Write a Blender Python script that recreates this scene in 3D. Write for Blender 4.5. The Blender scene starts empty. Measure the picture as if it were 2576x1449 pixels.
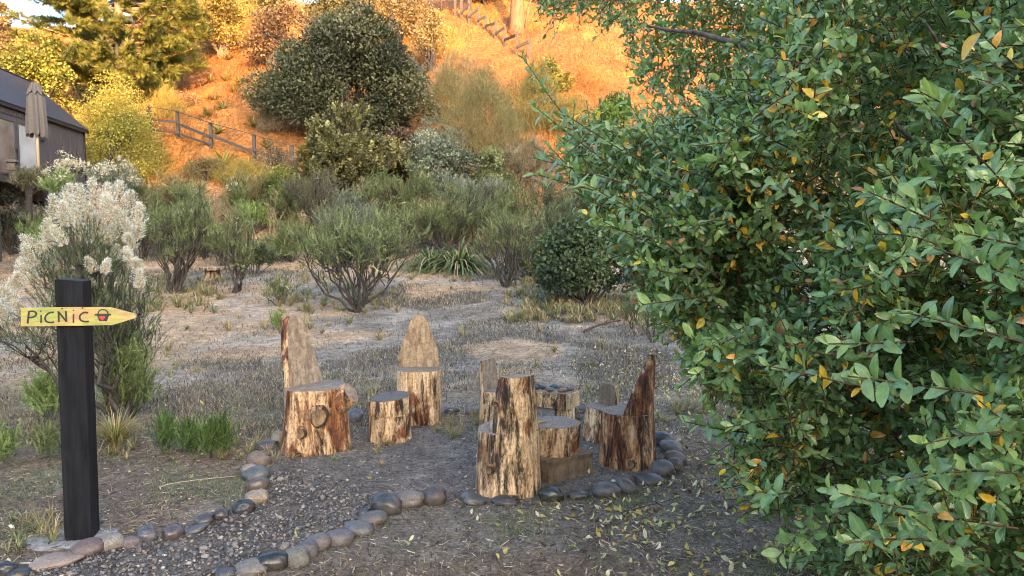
import bpy, math
import numpy as np
from mathutils import Vector, Matrix

# ------------------------------------------------------------------ basics
SC = bpy.context.scene
COL = SC.collection
F = 26 / 36 * 2576.0          # focal length in units of a 2576-wide picture
PITCH = math.radians(3.5)
EYE = 1.4
CP, SP = math.cos(PITCH), math.sin(PITCH)
def R(seed): return np.random.default_rng(seed)

def _hash(ix, iy, s):
    n = (ix * 374761393 + iy * 668265263 + s * 974634537) & 0xffffffff
    n = ((n ^ (n >> 13)) * 1274126177) & 0xffffffff
    return ((n ^ (n >> 16)) & 0xffff) / 65535.0
def vnoise(x, y, s=0):
    x = np.asarray(x, float); y = np.asarray(y, float)
    ix = np.floor(x).astype(np.int64); iy = np.floor(y).astype(np.int64)
    fx = x - ix; fy = y - iy
    fx = fx * fx * (3 - 2 * fx); fy = fy * fy * (3 - 2 * fy)
    a = _hash(ix, iy, s); b = _hash(ix + 1, iy, s); c = _hash(ix, iy + 1, s); d = _hash(ix + 1, iy + 1, s)
    return (a * (1 - fx) + b * fx) * (1 - fy) + (c * (1 - fx) + d * fx) * fy
def fbm(x, y, s=0, o=4):
    t = 0; a = .5
    for i in range(o):
        t = t + a * vnoise(np.asarray(x) * 2 ** i, np.asarray(y) * 2 ** i, s + i * 17); a *= .5
    return t / (1 - .5 ** o)
def sstep(a, b, x):
    t = np.clip((np.asarray(x, float) - a) / (b - a), 0, 1); return t * t * (3 - 2 * t)

PY = [-1e4, 8, 13, 20, 23, 26, 30, 35, 40, 45, 50, 54, 62, 90, 1e4]
PZ = [0, 0, .18, .65, 1.3, 2.8, 5.3, 8.3, 11, 14, 17, 18.6, 19.3, 20, 20]
def terrain(x, y):
    x = np.asarray(x, float); y = np.asarray(y, float)
    bank = sstep(21, 28, y)
    yy = y + bank * (2.4 * (fbm(x * .11 + 3, y * .05, 5, 3) - .5) * 1.6)
    h = np.interp(yy, PY, PZ)
    h = h + bank * (fbm(x * .35, y * .35, 9, 3) - .5) * .9
    h = h - 1.8 * sstep(-20, -30, x) * sstep(35, 50, y)
    h = h + sstep(9, 13, y) * (1 - bank) * (fbm(x * .5, y * .5, 21, 2) - .5) * .12
    pl = sstep(-12.2, -13.8, x) * sstep(16.5, 19, y) * (1 - sstep(28.5, 32, y))
    h = h * (1 - pl) + pl * (np.minimum(h, 2.3) if True else h)
    return h
def tz(x, y): return float(terrain(x, y))
def ray(u, v):
    a = (u - 1288) / F; b = -(v - 724.5) / F
    return np.array([a, CP + b * SP, -SP + b * CP])
def P(u, v):
    """the ground point seen at picture position (u, v)"""
    d = ray(u, v); d = d / d[1]
    ys = np.concatenate([np.arange(1, 20, .01), np.arange(20, 120, .05)])
    z = EYE + d[2] * ys; g = terrain(d[0] * ys, ys)
    k = np.argmax(z <= g)
    if z[k] > g[k]: k = len(ys) - 1
    return np.array([d[0] * ys[k], ys[k], float(g[k])])
def AT(u, v, y):
    d = ray(u, v); d = d / d[1]
    return np.array([d[0] * y, y, EYE + d[2] * y])
def ATZ(u, v, z):
    d = ray(u, v); t = (z - EYE) / d[2]
    return np.array([d[0] * t, d[1] * t, z])
def sc(y): return F / y       # picture units per metre at depth y

# ------------------------------------------------------------------ mesh builder
class MB:
    def __init__(s): s.v = []; s.f = []; s.m = []; s.c = []; s.r = []; s.n = 0; s.hasc = False; s.sm = []
    def add(s, V, Fc, mi=0, col=None, rib=None, smooth=True):
        V = np.asarray(V, float).reshape(-1, 3)
        if not isinstance(Fc, (list, tuple)): Fc = [Fc]
        for fa in Fc:
            fa = np.asarray(fa, np.int64)
            if fa.size == 0: continue
            if fa.ndim == 1: fa = fa[None]
            s.f.append(fa + s.n); s.m.append(np.full(len(fa), mi) if np.isscalar(mi) else np.asarray(mi)); s.sm.append(np.full(len(fa), smooth))
        s.v.append(V); s.n += len(V)
        c = np.ones((len(V), 4))
        if col is not None:
            s.hasc = True; c[:, :3] = np.asarray(col, float).reshape(-1, 3) if np.ndim(col) > 1 else np.asarray(col, float)[:3]
        s.c.append(c)
        s.r.append(np.ones(len(V)) if rib is None else np.asarray(rib, float))
        if rib is not None: s.hasr = True
        return s
    hasr = False
    def build(s, name, mats, parent=None):
        me = bpy.data.meshes.new(name)
        V = np.concatenate(s.v); me.vertices.add(len(V)); me.vertices.foreach_set('co', V.ravel())
        loops = np.concatenate([a.ravel() for a in s.f]); tot = np.concatenate([np.full(len(a), a.shape[1]) for a in s.f])
        me.loops.add(len(loops)); me.loops.foreach_set('vertex_index', loops)
        me.polygons.add(len(tot)); st = np.concatenate([[0], np.cumsum(tot)[:-1]])
        me.polygons.foreach_set('loop_start', st)
        if not isinstance(mats, (list, tuple)): mats = [mats]
        for m in mats: me.materials.append(m)
        me.polygons.foreach_set('material_index', np.concatenate(s.m))
        me.polygons.foreach_set('use_smooth', np.concatenate(s.sm))
        if s.hasc:
            at = me.attributes.new('tint', 'FLOAT_COLOR', 'POINT'); at.data.foreach_set('color', np.concatenate(s.c).ravel())
        if s.hasr:
            at = me.attributes.new('rib', 'FLOAT', 'POINT'); at.data.foreach_set('value', np.concatenate(s.r))
        me.update(calc_edges=True); me.validate()
        o = bpy.data.objects.new(name, me); COL.objects.link(o)
        if parent is not None: o.parent = parent
        return o
def tag(o, label=None, cat=None, group=None, kind=None):
    if label: o['label'] = label
    if cat: o['category'] = cat
    if group: o['group'] = group
    if kind: o['kind'] = kind
    return o
def empty(name, loc, rz=0, label=None, cat=None, group=None):
    o = bpy.data.objects.new(name, None); COL.objects.link(o); o.location = [float(t) for t in loc]; o.rotation_euler = (0, 0, rz)
    o.empty_display_size = .1
    return tag(o, label, cat, group)

# ------------------------------------------------------------------ geometry
def frames(D, rng, roll=None):
    D = D / np.linalg.norm(D, axis=1, keepdims=True)
    a = np.where(np.abs(D[:, 2:3]) < .95, [[0, 0, 1.]], [[1., 0, 0]])
    X = np.cross(a, D); X /= np.linalg.norm(X, axis=1, keepdims=True); Y = np.cross(D, X)
    t = rng.uniform(0, 2 * math.pi, (len(D), 1)) if roll is None else np.asarray(roll).reshape(-1, 1)
    return X * np.cos(t) + Y * np.sin(t), -X * np.sin(t) + Y * np.cos(t), D
def inst(TV, TF, pos, ax, ay, az):
    V = pos[:, None] + TV[None, :, 0:1] * ax[:, None] + TV[None, :, 1:2] * ay[:, None] + TV[None, :, 2:3] * az[:, None]
    K, n = len(pos), len(TV)
    Fo = [(f[None] + (np.arange(K) * n)[:, None, None]).reshape(-1, f.shape[1]) for f in TF]
    return V.reshape(-1, 3), Fo
def segs(P0, P1, r0, r1, n=4):
    P0 = np.asarray(P0, float); P1 = np.asarray(P1, float); K = len(P0)
    r0 = np.broadcast_to(r0, K); r1 = np.broadcast_to(r1, K)
    D = P1 - P0; X, Y, _ = frames(D + 1e-9, None, np.zeros(K))
    an = np.arange(n) / n * 2 * math.pi
    ring = X[:, None] * np.cos(an)[None, :, None] + Y[:, None] * np.sin(an)[None, :, None]
    V = np.concatenate([P0[:, None] + ring * r0[:, None, None], P1[:, None] + ring * r1[:, None, None]], 1)
    i = np.arange(n); j = (i + 1) % n
    f = np.stack([i, j, j + n, i + n], 1)
    return V.reshape(-1, 3), (f[None] + (np.arange(K) * 2 * n)[:, None, None]).reshape(-1, 4)
def tube(pts, rad, n=8, cap=True):
    pts = np.asarray(pts, float); K = len(pts); rad = np.broadcast_to(rad, K)
    D = np.gradient(pts, axis=0); D /= np.linalg.norm(D, axis=1, keepdims=True) + 1e-12
    X = np.cross(D[0], [0, 0, 1.]) if abs(D[0][2]) < .95 else np.cross(D[0], [0, 1., 0]); X /= np.linalg.norm(X)
    an = np.arange(n) / n * 2 * math.pi; V = []
    for k in range(K):
        X = X - D[k] * X.dot(D[k]); X /= np.linalg.norm(X); Y = np.cross(D[k], X)
        V.append(pts[k] + rad[k] * (np.cos(an)[:, None] * X + np.sin(an)[:, None] * Y))
    V = np.concatenate(V); i = np.arange(n); j = (i + 1) % n
    f = np.concatenate([np.stack([i + k * n, j + k * n, j + k * n + n, i + k * n + n], 1) for k in range(K - 1)])
    out = [f]
    if cap: out += [np.arange(n)[::-1][None], (np.arange(n) + (K - 1) * n)[None]]
    return V, out
BOXF = np.array([[0, 3, 2, 1], [4, 5, 6, 7], [0, 1, 5, 4], [1, 2, 6, 5], [2, 3, 7, 6], [3, 0, 4, 7]])
def box(c, s, rz=0, M=None):
    x, y, z = [t / 2 for t in s]
    V = np.array([[-x, -y, -z], [x, -y, -z], [x, y, -z], [-x, y, -z], [-x, -y, z], [x, -y, z], [x, y, z], [-x, y, z]])
    if rz: V = V @ np.array([[math.cos(rz), math.sin(rz), 0], [-math.sin(rz), math.cos(rz), 0], [0, 0, 1]])
    if M is not None: V = V @ np.asarray(M).T
    return V + np.asarray(c, float), BOXF
def beam(a, b, w, h, up=(0, 0, 1)):
    a = np.asarray(a, float); b = np.asarray(b, float); d = b - a; L = np.linalg.norm(d); d /= L
    s = np.cross(d, up); s /= np.linalg.norm(s); t = np.cross(s, d)
    return box((a + b) / 2, (L, w, h), M=np.stack([d, s, t], 1))
def rbox(s, bev=.006, nz=8, nx=3, wob=.003, seed=0):
    """box with rounded edges and a little waviness, base at z = 0"""
    x, y, z = s[0] / 2, s[1] / 2, s[2]; rg = R(seed)
    sec = []
    for (cx, cy, a0) in ((x - bev, y - bev, 0), (-x + bev, y - bev, 90), (-x + bev, -y + bev, 180), (x - bev, -y + bev, 270)):
        for a in (0, 45, 90):
            t = math.radians(a0 + a); sec.append((cx + bev * math.cos(t), cy + bev * math.sin(t)))
    sec = np.array(sec); n = len(sec)
    zs = np.concatenate([[0, bev * .4], np.linspace(0, z, nz)[1:-1], [z - bev * .6, z - bev * .2, z]])
    sh = np.ones(len(zs)); V = []
    for k, zz in enumerate(zs):
        ins = bev * (1 if k in (len(zs) - 1,) else .35 if k == len(zs) - 2 else 0)
        q = sec.copy(); q[:, 0] -= np.sign(q[:, 0]) * ins; q[:, 1] -= np.sign(q[:, 1]) * ins
        q = q + rg.normal(0, wob * .4, 2)
        V.append(np.c_[q, np.full(n, zz)])
    V = np.concatenate(V); i = np.arange(n); j = (i + 1) % n
    f = np.concatenate([np.stack([i + k * n, j + k * n, j + k * n + n, i + k * n + n], 1) for k in range(len(zs) - 1)])
    return V, [f, np.arange(n)[::-1][None], (np.arange(n) + (len(zs) - 1) * n)[None]]

# ------------------------------------------------------------------ materials
def newmat(name):
    m = bpy.data.materials.new(name); m.use_nodes = True; nt = m.node_tree; nt.nodes.clear()
    out = nt.nodes.new('ShaderNodeOutputMaterial'); b = nt.nodes.new('ShaderNodeBsdfPrincipled')
    nt.links.new(b.outputs[0], out.inputs[0]); return m, nt, b, out
class NT:
    def __init__(s, nt): s.nt = nt
    def n(s, t, **k):
        x = s.nt.nodes.new(t)
        for a, v in k.items(): setattr(x, a, v)
        return x
    def L(s, a, b): s.nt.links.new(a, b)
    def setin(s, node, i, v):
        if hasattr(v, 'is_output'): s.L(v, node.inputs[i])
        else: node.inputs[i].default_value = v
    def coord(s, scale=(1, 1, 1), kind='Object', rnd=False, rot=(0, 0, 0)):
        t = s.n('ShaderNodeTexCoord'); m = s.n('ShaderNodeMapping'); s.L(t.outputs[kind], m.inputs[0]); m.inputs['Scale'].default_value = scale
        m.inputs['Rotation'].default_value = rot
        if rnd:
            oi = s.n('ShaderNodeObjectInfo'); mu = s.n('ShaderNodeVectorMath', operation='SCALE'); mu.inputs[0].default_value = (37, 53, 71)
            s.L(s.math('FRACT', s.math('MULTIPLY', oi.outputs['Object Index'], .3719)), mu.inputs[3]); s.L(mu.outputs[0], m.inputs['Location'])
        return m.outputs[0]
    def noise(s, vec, scale, detail=4, rough=.55, dist=0):
        x = s.n('ShaderNodeTexNoise'); s.L(vec, x.inputs['Vector']); x.inputs['Scale'].default_value = scale; x.inputs['Detail'].default_value = detail
        x.inputs['Roughness'].default_value = rough; x.inputs['Distortion'].default_value = dist; return x.outputs[0]
    def ramp(s, fac, stops):
        x = s.n('ShaderNodeValToRGB'); s.L(fac, x.inputs[0]); e = x.color_ramp.elements
        while len(e) < len(stops): e.new(.5)
        for q, (p, c) in zip(e, stops):
            q.position = p; q.color = (c, c, c, 1) if np.isscalar(c) else (*c[:3], 1)
        return x.outputs[0]
    def mix(s, fac, a, b, bt='MIX'):
        x = s.n('ShaderNodeMix', data_type='RGBA', blend_type=bt); s.setin(x, 0, fac)
        for i, v in ((6, a), (7, b)):
            if isinstance(v, tuple): v = (*v[:3], 1)
            s.setin(x, i, v)
        return x.outputs[2]
    def math(s, op, a, b=0.0):
        x = s.n('ShaderNodeMath', operation=op); s.setin(x, 0, a); s.setin(x, 1, b); return x.outputs[0]
    def bump(s, h, st, dist, b):
        x = s.n('ShaderNodeBump'); x.inputs['Strength'].default_value = st; x.inputs['Distance'].default_value = dist; s.L(h, x.inputs['Height']); s.L(x.outputs[0], b.inputs['Normal']); return x
    def attr(s, name): return s.n('ShaderNodeAttribute', attribute_name=name)

def mat_plain(name, col, rough=.6, nscale=12, var=.25, bump=.15, metal=0, stretch=(1, 1, 1), spec=.5):
    m, nt, b, o = newmat(name); N = NT(nt); c = N.coord(stretch)
    f = N.noise(c, nscale, 5); g = N.ramp(f, [(.3, tuple(t * (1 - var) for t in col)), (.7, tuple(t * (1 + var) for t in col))])
    N.L(g, b.inputs['Base Color']); b.inputs['Roughness'].default_value = rough; b.inputs['Metallic'].default_value = metal; b.inputs['Specular IOR Level'].default_value = spec
    if bump: N.bump(f, bump, .01, b)
    return m
def mat_leaf(name, rough=.45, trans=.25, rib=False, spec=.5):
    m, nt, b, o = newmat(name); N = NT(nt); a = N.attr('tint'); col = a.outputs['Color']
    c = N.coord((1, 1, 1)); f = N.noise(c, 60, 2)
    col = N.mix(1.0, col, N.ramp(f, [(.3, .8), (.7, 1.2)]), 'MULTIPLY')
    if rib:
        r = N.attr('rib').outputs['Fac']; k = N.ramp(r, [(.05, 1.0), (.16, 0.0)])
        col = N.mix(N.math('MULTIPLY', k, .55), col, (.30, .36, .12))
    N.L(col, b.inputs['Base Color']); b.inputs['Roughness'].default_value = rough; b.inputs['Specular IOR Level'].default_value = spec
    if trans > 0:
        t = N.n('ShaderNodeBsdfTranslucent'); N.L(N.mix(1.0, col, (1.25, 1.2, .6), 'MULTIPLY'), t.inputs[0]); ms = N.n('ShaderNodeMixShader'); ms.inputs[0].default_value = trans
        N.L(b.outputs[0], ms.inputs[1]); N.L(t.outputs[0], ms.inputs[2]); N.L(ms.outputs[0], o.inputs[0])
    return m
def mat_log(name, tan=(.56, .37, .20), dark=.5, red=.55, black=.5):
    m, nt, b, o = newmat(name); N = NT(nt)
    c1 = N.coord((1, 1, .16), rnd=True); c2 = N.coord((1, 1, .34), rnd=True); c3 = N.coord((1, 1, .12), rnd=True); c4 = N.coord((1, 1, .6), rnd=True); fine = N.noise(c4, 75, 4, .7)
    f = N.noise(c3, 42, 5, .65); base = N.ramp(f, [(.33, tuple(t * .28 for t in tan)), (.47, tan), (.62, tuple(min(.85, t * q) for t, q in zip(tan, (1.35, 1.5, 1.75))))])
    r = N.noise(c2, 6.5, 5, .62, .6); rm = N.ramp(r, [(red - .03, 0.0), (red + .05, 1.0)])
    rr = N.noise(c1, 34, 4, .7); redc = N.ramp(rr, [(.32, (.03, .011, .006)), (.5, (.16, .060, .026)), (.66, (.38, .17, .07))])
    col = N.mix(rm, base, redc)
    k = N.noise(c1, 15, 6, .74, .5); km = N.ramp(k, [(black + .02, 0.0), (black + .10, 1.0)])
    col = N.mix(N.math('MULTIPLY', km, .93), col, (.018, .014, .012)); col = N.mix(N.math('MULTIPLY', N.ramp(fine, [(.35, 1.0), (.42, 0.0)]), .65), col, (.05, .024, .014)); col = N.mix(1.0, col, N.ramp(fine, [(.35, .7), (.65, 1.3)]), 'MULTIPLY')
    w = N.noise(c2, 24, 3); wm = N.ramp(w, [(.64, 0.0), (.70, 1.0)])
    col = N.mix(N.math('MULTIPLY', wm, .6), col, (.66, .56, .45))
    N.L(col, b.inputs['Base Color']); b.inputs['Roughness'].default_value = .7; b.inputs['Specular IOR Level'].default_value = .3
    h = N.math('SUBTRACT', N.math('ADD', N.math('MULTIPLY', f, .5), k if False else N.math('MULTIPLY', rm, .35)), N.math('MULTIPLY', km, .25))
    N.bump(N.math('ADD', h, N.math('MULTIPLY', fine, .6)), 1.0, .014, b); return m
def mat_endgrain(name, col=(.265, .215, .165)):
    m, nt, b, o = newmat(name); N = NT(nt); c = N.coord((1, 1, 1)); n0 = N.noise(c, 4, 3)
    w = N.n('ShaderNodeTexWave', wave_type='RINGS', rings_direction='Z'); N.L(c, w.inputs[0]); w.inputs['Scale'].default_value = 16; w.inputs['Distortion'].default_value = 2.5; w.inputs['Detail Scale'].default_value = 1.2
    f = N.noise(c, 22, 6, .7); a = N.ramp(f, [(.3, tuple(t * .55 for t in col)), (.55, col), (.75, tuple(min(.8, t * 1.45) for t in col))])
    col2 = N.mix(N.math('MULTIPLY', N.ramp(w.outputs[1], [(.2, 1.0), (.5, 0.0)]), .5), a, (.085, .06, .042))
    gr = N.n('ShaderNodeTexGradient', gradient_type='RADIAL'); N.L(c, gr.inputs[0]); cx = N.n('ShaderNodeCombineXYZ'); N.L(N.math('MULTIPLY', gr.outputs[1], 38.0), cx.inputs[0]); N.L(N.math('MULTIPLY', n0, 1.6), cx.inputs[1]); rk = N.noise(cx.outputs[0], 1.0, 2); col2 = N.mix(N.math('MULTIPLY', N.ramp(rk, [(.62, 0.0), (.67, 1.0)]), .8), col2, (.03, .022, .017))
    st = N.ramp(N.noise(c, 6, 4), [(.5, 0.0), (.65, 1.0)]); col2 = N.mix(N.math('MULTIPLY', st, .45), col2, (.10, .09, .085))
    N.L(col2, b.inputs['Base Color']); b.inputs['Roughness'].default_value = .75; N.bump(f, .5, .006, b); return m
def mat_cut(name, col=(.40, .28, .165)):
    m, nt, b, o = newmat(name); N = NT(nt)
    g = N.noise(N.coord((1, 1, .16), rnd=True), 34, 6, .7, .5); s = N.noise(N.coord((.35, .35, 1), rnd=True, rot=(.25, .5, 0)), 85, 5, .75, .3); q = N.noise(N.coord((1, 1, 1), rnd=True), 28, 5, .7)
    a = N.ramp(g, [(.30, tuple(t * .42 for t in col)), (.5, col), (.70, tuple(min(.8, t * 1.4) for t in col))])
    a = N.mix(N.math('MULTIPLY', N.ramp(s, [(.34, 1.0), (.47, 0.0)]), .55), a, (.10, .06, .03)); a = N.mix(1.0, a, N.ramp(q, [(.3, .62), (.7, 1.35)]), 'MULTIPLY')
    k = N.ramp(N.noise(N.coord((1, 1, .6), rnd=True), 6, 5, .65, 1.5), [(.55, 0.0), (.62, 1.0)]); a = N.mix(N.math('MULTIPLY', k, .55), a, (.13, .072, .035))
    N.L(a, b.inputs['Base Color']); b.inputs['Roughness'].default_value = .75; N.bump(N.math('ADD', s, g), .8, .008, b); return m
def mat_stone(name):
    m, nt, b, o = newmat(name); N = NT(nt); oi = N.n('ShaderNodeObjectInfo'); c = N.coord((1, 1, 1), rnd=True)
    f = N.noise(c, 9, 5, .6, .5); g = N.noise(c, 120, 3, .7); p = N.noise(c, 4, 3)
    col = N.mix(1.0, N.mix(1.0, oi.outputs['Color'], (.66, .66, .66), 'MULTIPLY'), N.ramp(f, [(.3, .5), (.7, 1.15)]), 'MULTIPLY')
    col = N.mix(1.0, col, N.ramp(g, [(.35, .6), (.68, 1.35)]), 'MULTIPLY')
    col = N.mix(N.math('MULTIPLY', N.ramp(p, [(.52, 0.0), (.7, 1.0)]), .35), col, (.22, .185, .155))
    N.L(col, b.inputs['Base Color']); N.L(N.math('ADD', N.math('MULTIPLY', oi.outputs['Alpha'], .62), N.math('MULTIPLY', f, .2)), b.inputs['Roughness'])
    N.bump(N.math('ADD', f, N.math('MULTIPLY', g, .4)), .25, .01, b); return m
def mat_tint(name, rough=.8, nscale=90, bump=.3, spec=.4):
    m, nt, b, o = newmat(name); N = NT(nt); a = N.attr('tint'); c = N.coord((1, 1, 1)); f = N.noise(c, nscale, 3)
    N.L(N.mix(1.0, a.outputs['Color'], N.ramp(f, [(.3, .75), (.7, 1.25)]), 'MULTIPLY'), b.inputs['Base Color']); b.inputs['Roughness'].default_value = rough; b.inputs['Specular IOR Level'].default_value = spec
    if bump: N.bump(f, bump, .005, b)
    return m

M = {}
M['leaf_big'] = mat_leaf('leathery_leaf', .34, .30, True, .6)
M['leaf'] = mat_leaf('small_leaf', .55, .25, False, .35)
M['dry'] = mat_leaf('dry_plant', .75, .2, False, .2)
M['fluff'] = mat_leaf('seed_fluff', .9, .35, False, .1)
M['twig'] = mat_tint('twig_bark', .85, 40, .4, .2)
M['log'] = mat_log('peeled_log')
M['log_red'] = mat_log('rust_red_log', (.55, .34, .17), .5, .515, .53)
M['log_rust'] = mat_log('rust_black_log', (.52, .29, .13), .5, .455, .475)
M['log_pale'] = mat_log('pale_log', (.60, .40, .21), .5, .55, .48)
M['log_dark'] = mat_log('dark_log', (.40, .24, .13), .5, .55, .40)
M['end'] = mat_endgrain('weathered_end_grain')
M['end_dark'] = mat_endgrain('dark_end_grain', (.12, .112, .105))
M['cut'] = mat_cut('sawn_wood')
M['cut_grey'] = mat_cut('grey_sawn_wood', (.30, .225, .155))
M['cut_light'] = mat_cut('fresh_sawn_wood', (.50, .36, .20))
M['cut_dark'] = mat_cut('dark_sawn_block', (.17, .115, .07))
M['stone'] = mat_stone('river_stone')
M['pebble'] = mat_tint('gravel_stone', .85, 60, .3)
M['post'] = mat_plain('black_stained_wood', (.0078, .0085, .0112), .65, 26, .75, 1.0, 0, (1, 1, .15), .22)
M['crack'] = mat_plain('crack_black', (.0008, .0008, .0008), .9, 10, .1, 0)
M['paint_black'] = mat_plain('black_paint', (.022, .024, .026), .6, 40, .3, .1)
M['paint_red'] = mat_plain('red_paint', (.62, .05, .035), .5, 40, .15, .1)
M['concrete'] = mat_plain('rough_concrete', (.23, .23, .225), .95, 40, .45, 1.0)
M['dark_wood'] = mat_plain('dark_board', (.055, .045, .04), .8, 14, .5, .4, 0, (6, 6, .5))
M['fence_wood'] = mat_plain('weathered_fence_wood', (.085, .07, .06), .85, 14, .4, .4, 0, (4, 4, .6))
M['canvas'] = mat_plain('grey_canvas', (.115, .10, .09), .9, 30, .12, .2)
M['pole_wood'] = mat_plain('pale_pole_wood', (.50, .40, .28), .6, 20, .2, .1, 0, (1, 1, .1))
M['metal_dark'] = mat_plain('dark_metal', (.05, .05, .055), .5, 20, .2, 0, .6)
M['frame'] = mat_plain('charcoal_frame', (.07, .07, .075), .5, 20, .2, .05)
M['trim'] = mat_plain('black_trim', (.02, .02, .022), .6, 20, .2, .05)
M['white'] = mat_plain('off_white', (.62, .60, .55), .8, 20, .15, .1)
M['bark_grey'] = mat_plain('grey_twig_bark', (.19, .165, .14), .9, 9, .4, .6)
M['bark_tan'] = mat_plain('tan_bark', (.20, .115, .06), .9, 5, .5, .9, 0, (3, 3, .3))
M['bark'] = mat_plain('grey_bark', (.075, .062, .052), .9, 9, .5, .8, 0, (3, 3, .5))
M['bark_pale'] = mat_plain('pale_bark', (.36, .27, .19), .9, 6, .35, .8, 0, (3, 3, .35))
M['bark_dark'] = mat_plain('dark_bark', (.058, .047, .040), .85, 14, .5, .6, 0, (3, 3, .6))
# ------------------------------------------------------------------ camera, light, sky
cam = bpy.data.cameras.new('camera'); co = bpy.data.objects.new('camera', cam); COL.objects.link(co)
cam.lens = 26; cam.sensor_width = 36; cam.clip_start = .05; cam.clip_end = 3000
co.location = (0, 0, EYE); co.rotation_euler = (math.radians(90) - PITCH, 0, 0); SC.camera = co
SUN_EL = math.radians(11); SUN_AZ = math.radians(20)     # low sun behind the camera, a little to its right
S = Vector((math.sin(SUN_AZ) * math.cos(SUN_EL), -math.cos(SUN_AZ) * math.cos(SUN_EL), math.sin(SUN_EL)))
sl = bpy.data.lights.new('sun', 'SUN'); so = bpy.data.objects.new('sun', sl); COL.objects.link(so)
sl.energy = 2.0; sl.angle = math.radians(.5); sl.color = (1, .475, .155); so.rotation_euler = (-S).to_track_quat('-Z', 'Y').to_euler(); so.location = (30, -60, 40)
w = bpy.data.worlds.new('World'); SC.world = w; w.use_nodes = True; wn = w.node_tree
sky = wn.nodes.new('ShaderNodeTexSky'); sky.sky_type = 'NISHITA'; sky.sun_disc = False; sky.sun_elevation = SUN_EL; sky.sun_rotation = math.pi - SUN_AZ
sky.air_density = 0.7; sky.dust_density = 2.5; sky.ozone_density = 0.5
bg = wn.nodes['Background']; wn.links.new(sky.outputs[0], bg.inputs[0]); bg.inputs[1].default_value = .15
SC.view_settings.view_transform = 'Standard'; SC.view_settings.look = 'None'; SC.view_settings.exposure = 3.0; SC.view_settings.gamma = 1
SC.render.engine = 'CYCLES'; cy = SC.cycles; cy.max_bounces = 5; cy.diffuse_bounces = 3; cy.glossy_bounces = 2; cy.transmission_bounces = 3; cy.transparent_max_bounces = 4
cy.use_denoising = True; cy.use_adaptive_sampling = False; cy.filter_width = 1.05
try: cy.denoiser = 'OPENIMAGEDENOISE'; cy.denoising_prefilter = 'ACCURATE'; cy.denoising_input_passes = 'RGB_ALBEDO_NORMAL'
except Exception: pass
cy.caustics_reflective = False; cy.caustics_refractive = False; cy.sample_clamp_indirect = 6

# ------------------------------------------------------------------ ground
def poly_world(pts): return np.array([P(u, v)[:2] for u, v in pts])
def inpoly(x, y, poly):
    c = np.zeros(np.shape(x), bool); n = len(poly)
    for i in range(n):
        x1, y1 = poly[i]; x2, y2 = poly[i - 1]
        c ^= ((y1 > y) != (y2 > y)) & (x < (x2 - x1) * (y - y1) / (y2 - y1 + 1e-12) + x1)
    return c
GPOLY = poly_world([(30, 1449), (180, 1405), (330, 1372), (420, 1350), (500, 1325), (600, 1282), (650, 1240), (640, 1195), (655, 1150), (700, 1120), (900, 1080), (1150, 1060), (1420, 1062), (1600, 1085), (1680, 1130), (1680, 1180),
                    (1620, 1215), (1450, 1252), (1270, 1262), (1100, 1262), (960, 1285), (930, 1330), (840, 1360), (760, 1400), (690, 1425), (570, 1449), (560, 1600), (-250, 1600)])
PATH = poly_world([(30, 1449), (180, 1405), (330, 1372), (420, 1350), (500, 1325), (600, 1282), (650, 1240), (640, 1195), (760, 1180), (900, 1230), (960, 1275), (930, 1330), (840, 1360), (760, 1400), (690, 1425), (570, 1449), (560, 1600), (-250, 1600)])
def soft(x, y, poly, am=.10, n=6):
    rg = R(5); t = 0
    for i in range(n):
        a = rg.uniform(0, 6.28); q = rg.uniform(0, am)
        t = t + inpoly(x + q * math.cos(a) + .12 * (fbm(x * 3, y * 3, 40) - .5), y + q * math.sin(a) + .12 * (fbm(x * 3, y * 3, 41) - .5), poly)
    return t / n
def nonuni(lo, a, st, b, hi, g=1.12):
    mid = np.arange(a, b, st); l = []; r = []; t = a; s = st
    while t > lo: s *= g; t -= s; l.append(t)
    t = mid[-1]; s = st
    while t < hi: s *= g; t += s; r.append(t)
    return np.concatenate([l[::-1], mid, r])
def grid(xs, ys):
    X, Y = np.meshgrid(xs, ys); nx, ny = len(xs), len(ys); i = np.arange(nx * ny).reshape(ny, nx)
    f = np.stack([i[:-1, :-1], i[:-1, 1:], i[1:, 1:], i[1:, :-1]], -1).reshape(-1, 4); return X.ravel(), Y.ravel(), f
def lerp(a, b, t): return a + (b - a) * np.asarray(t)[:, None]
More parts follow.
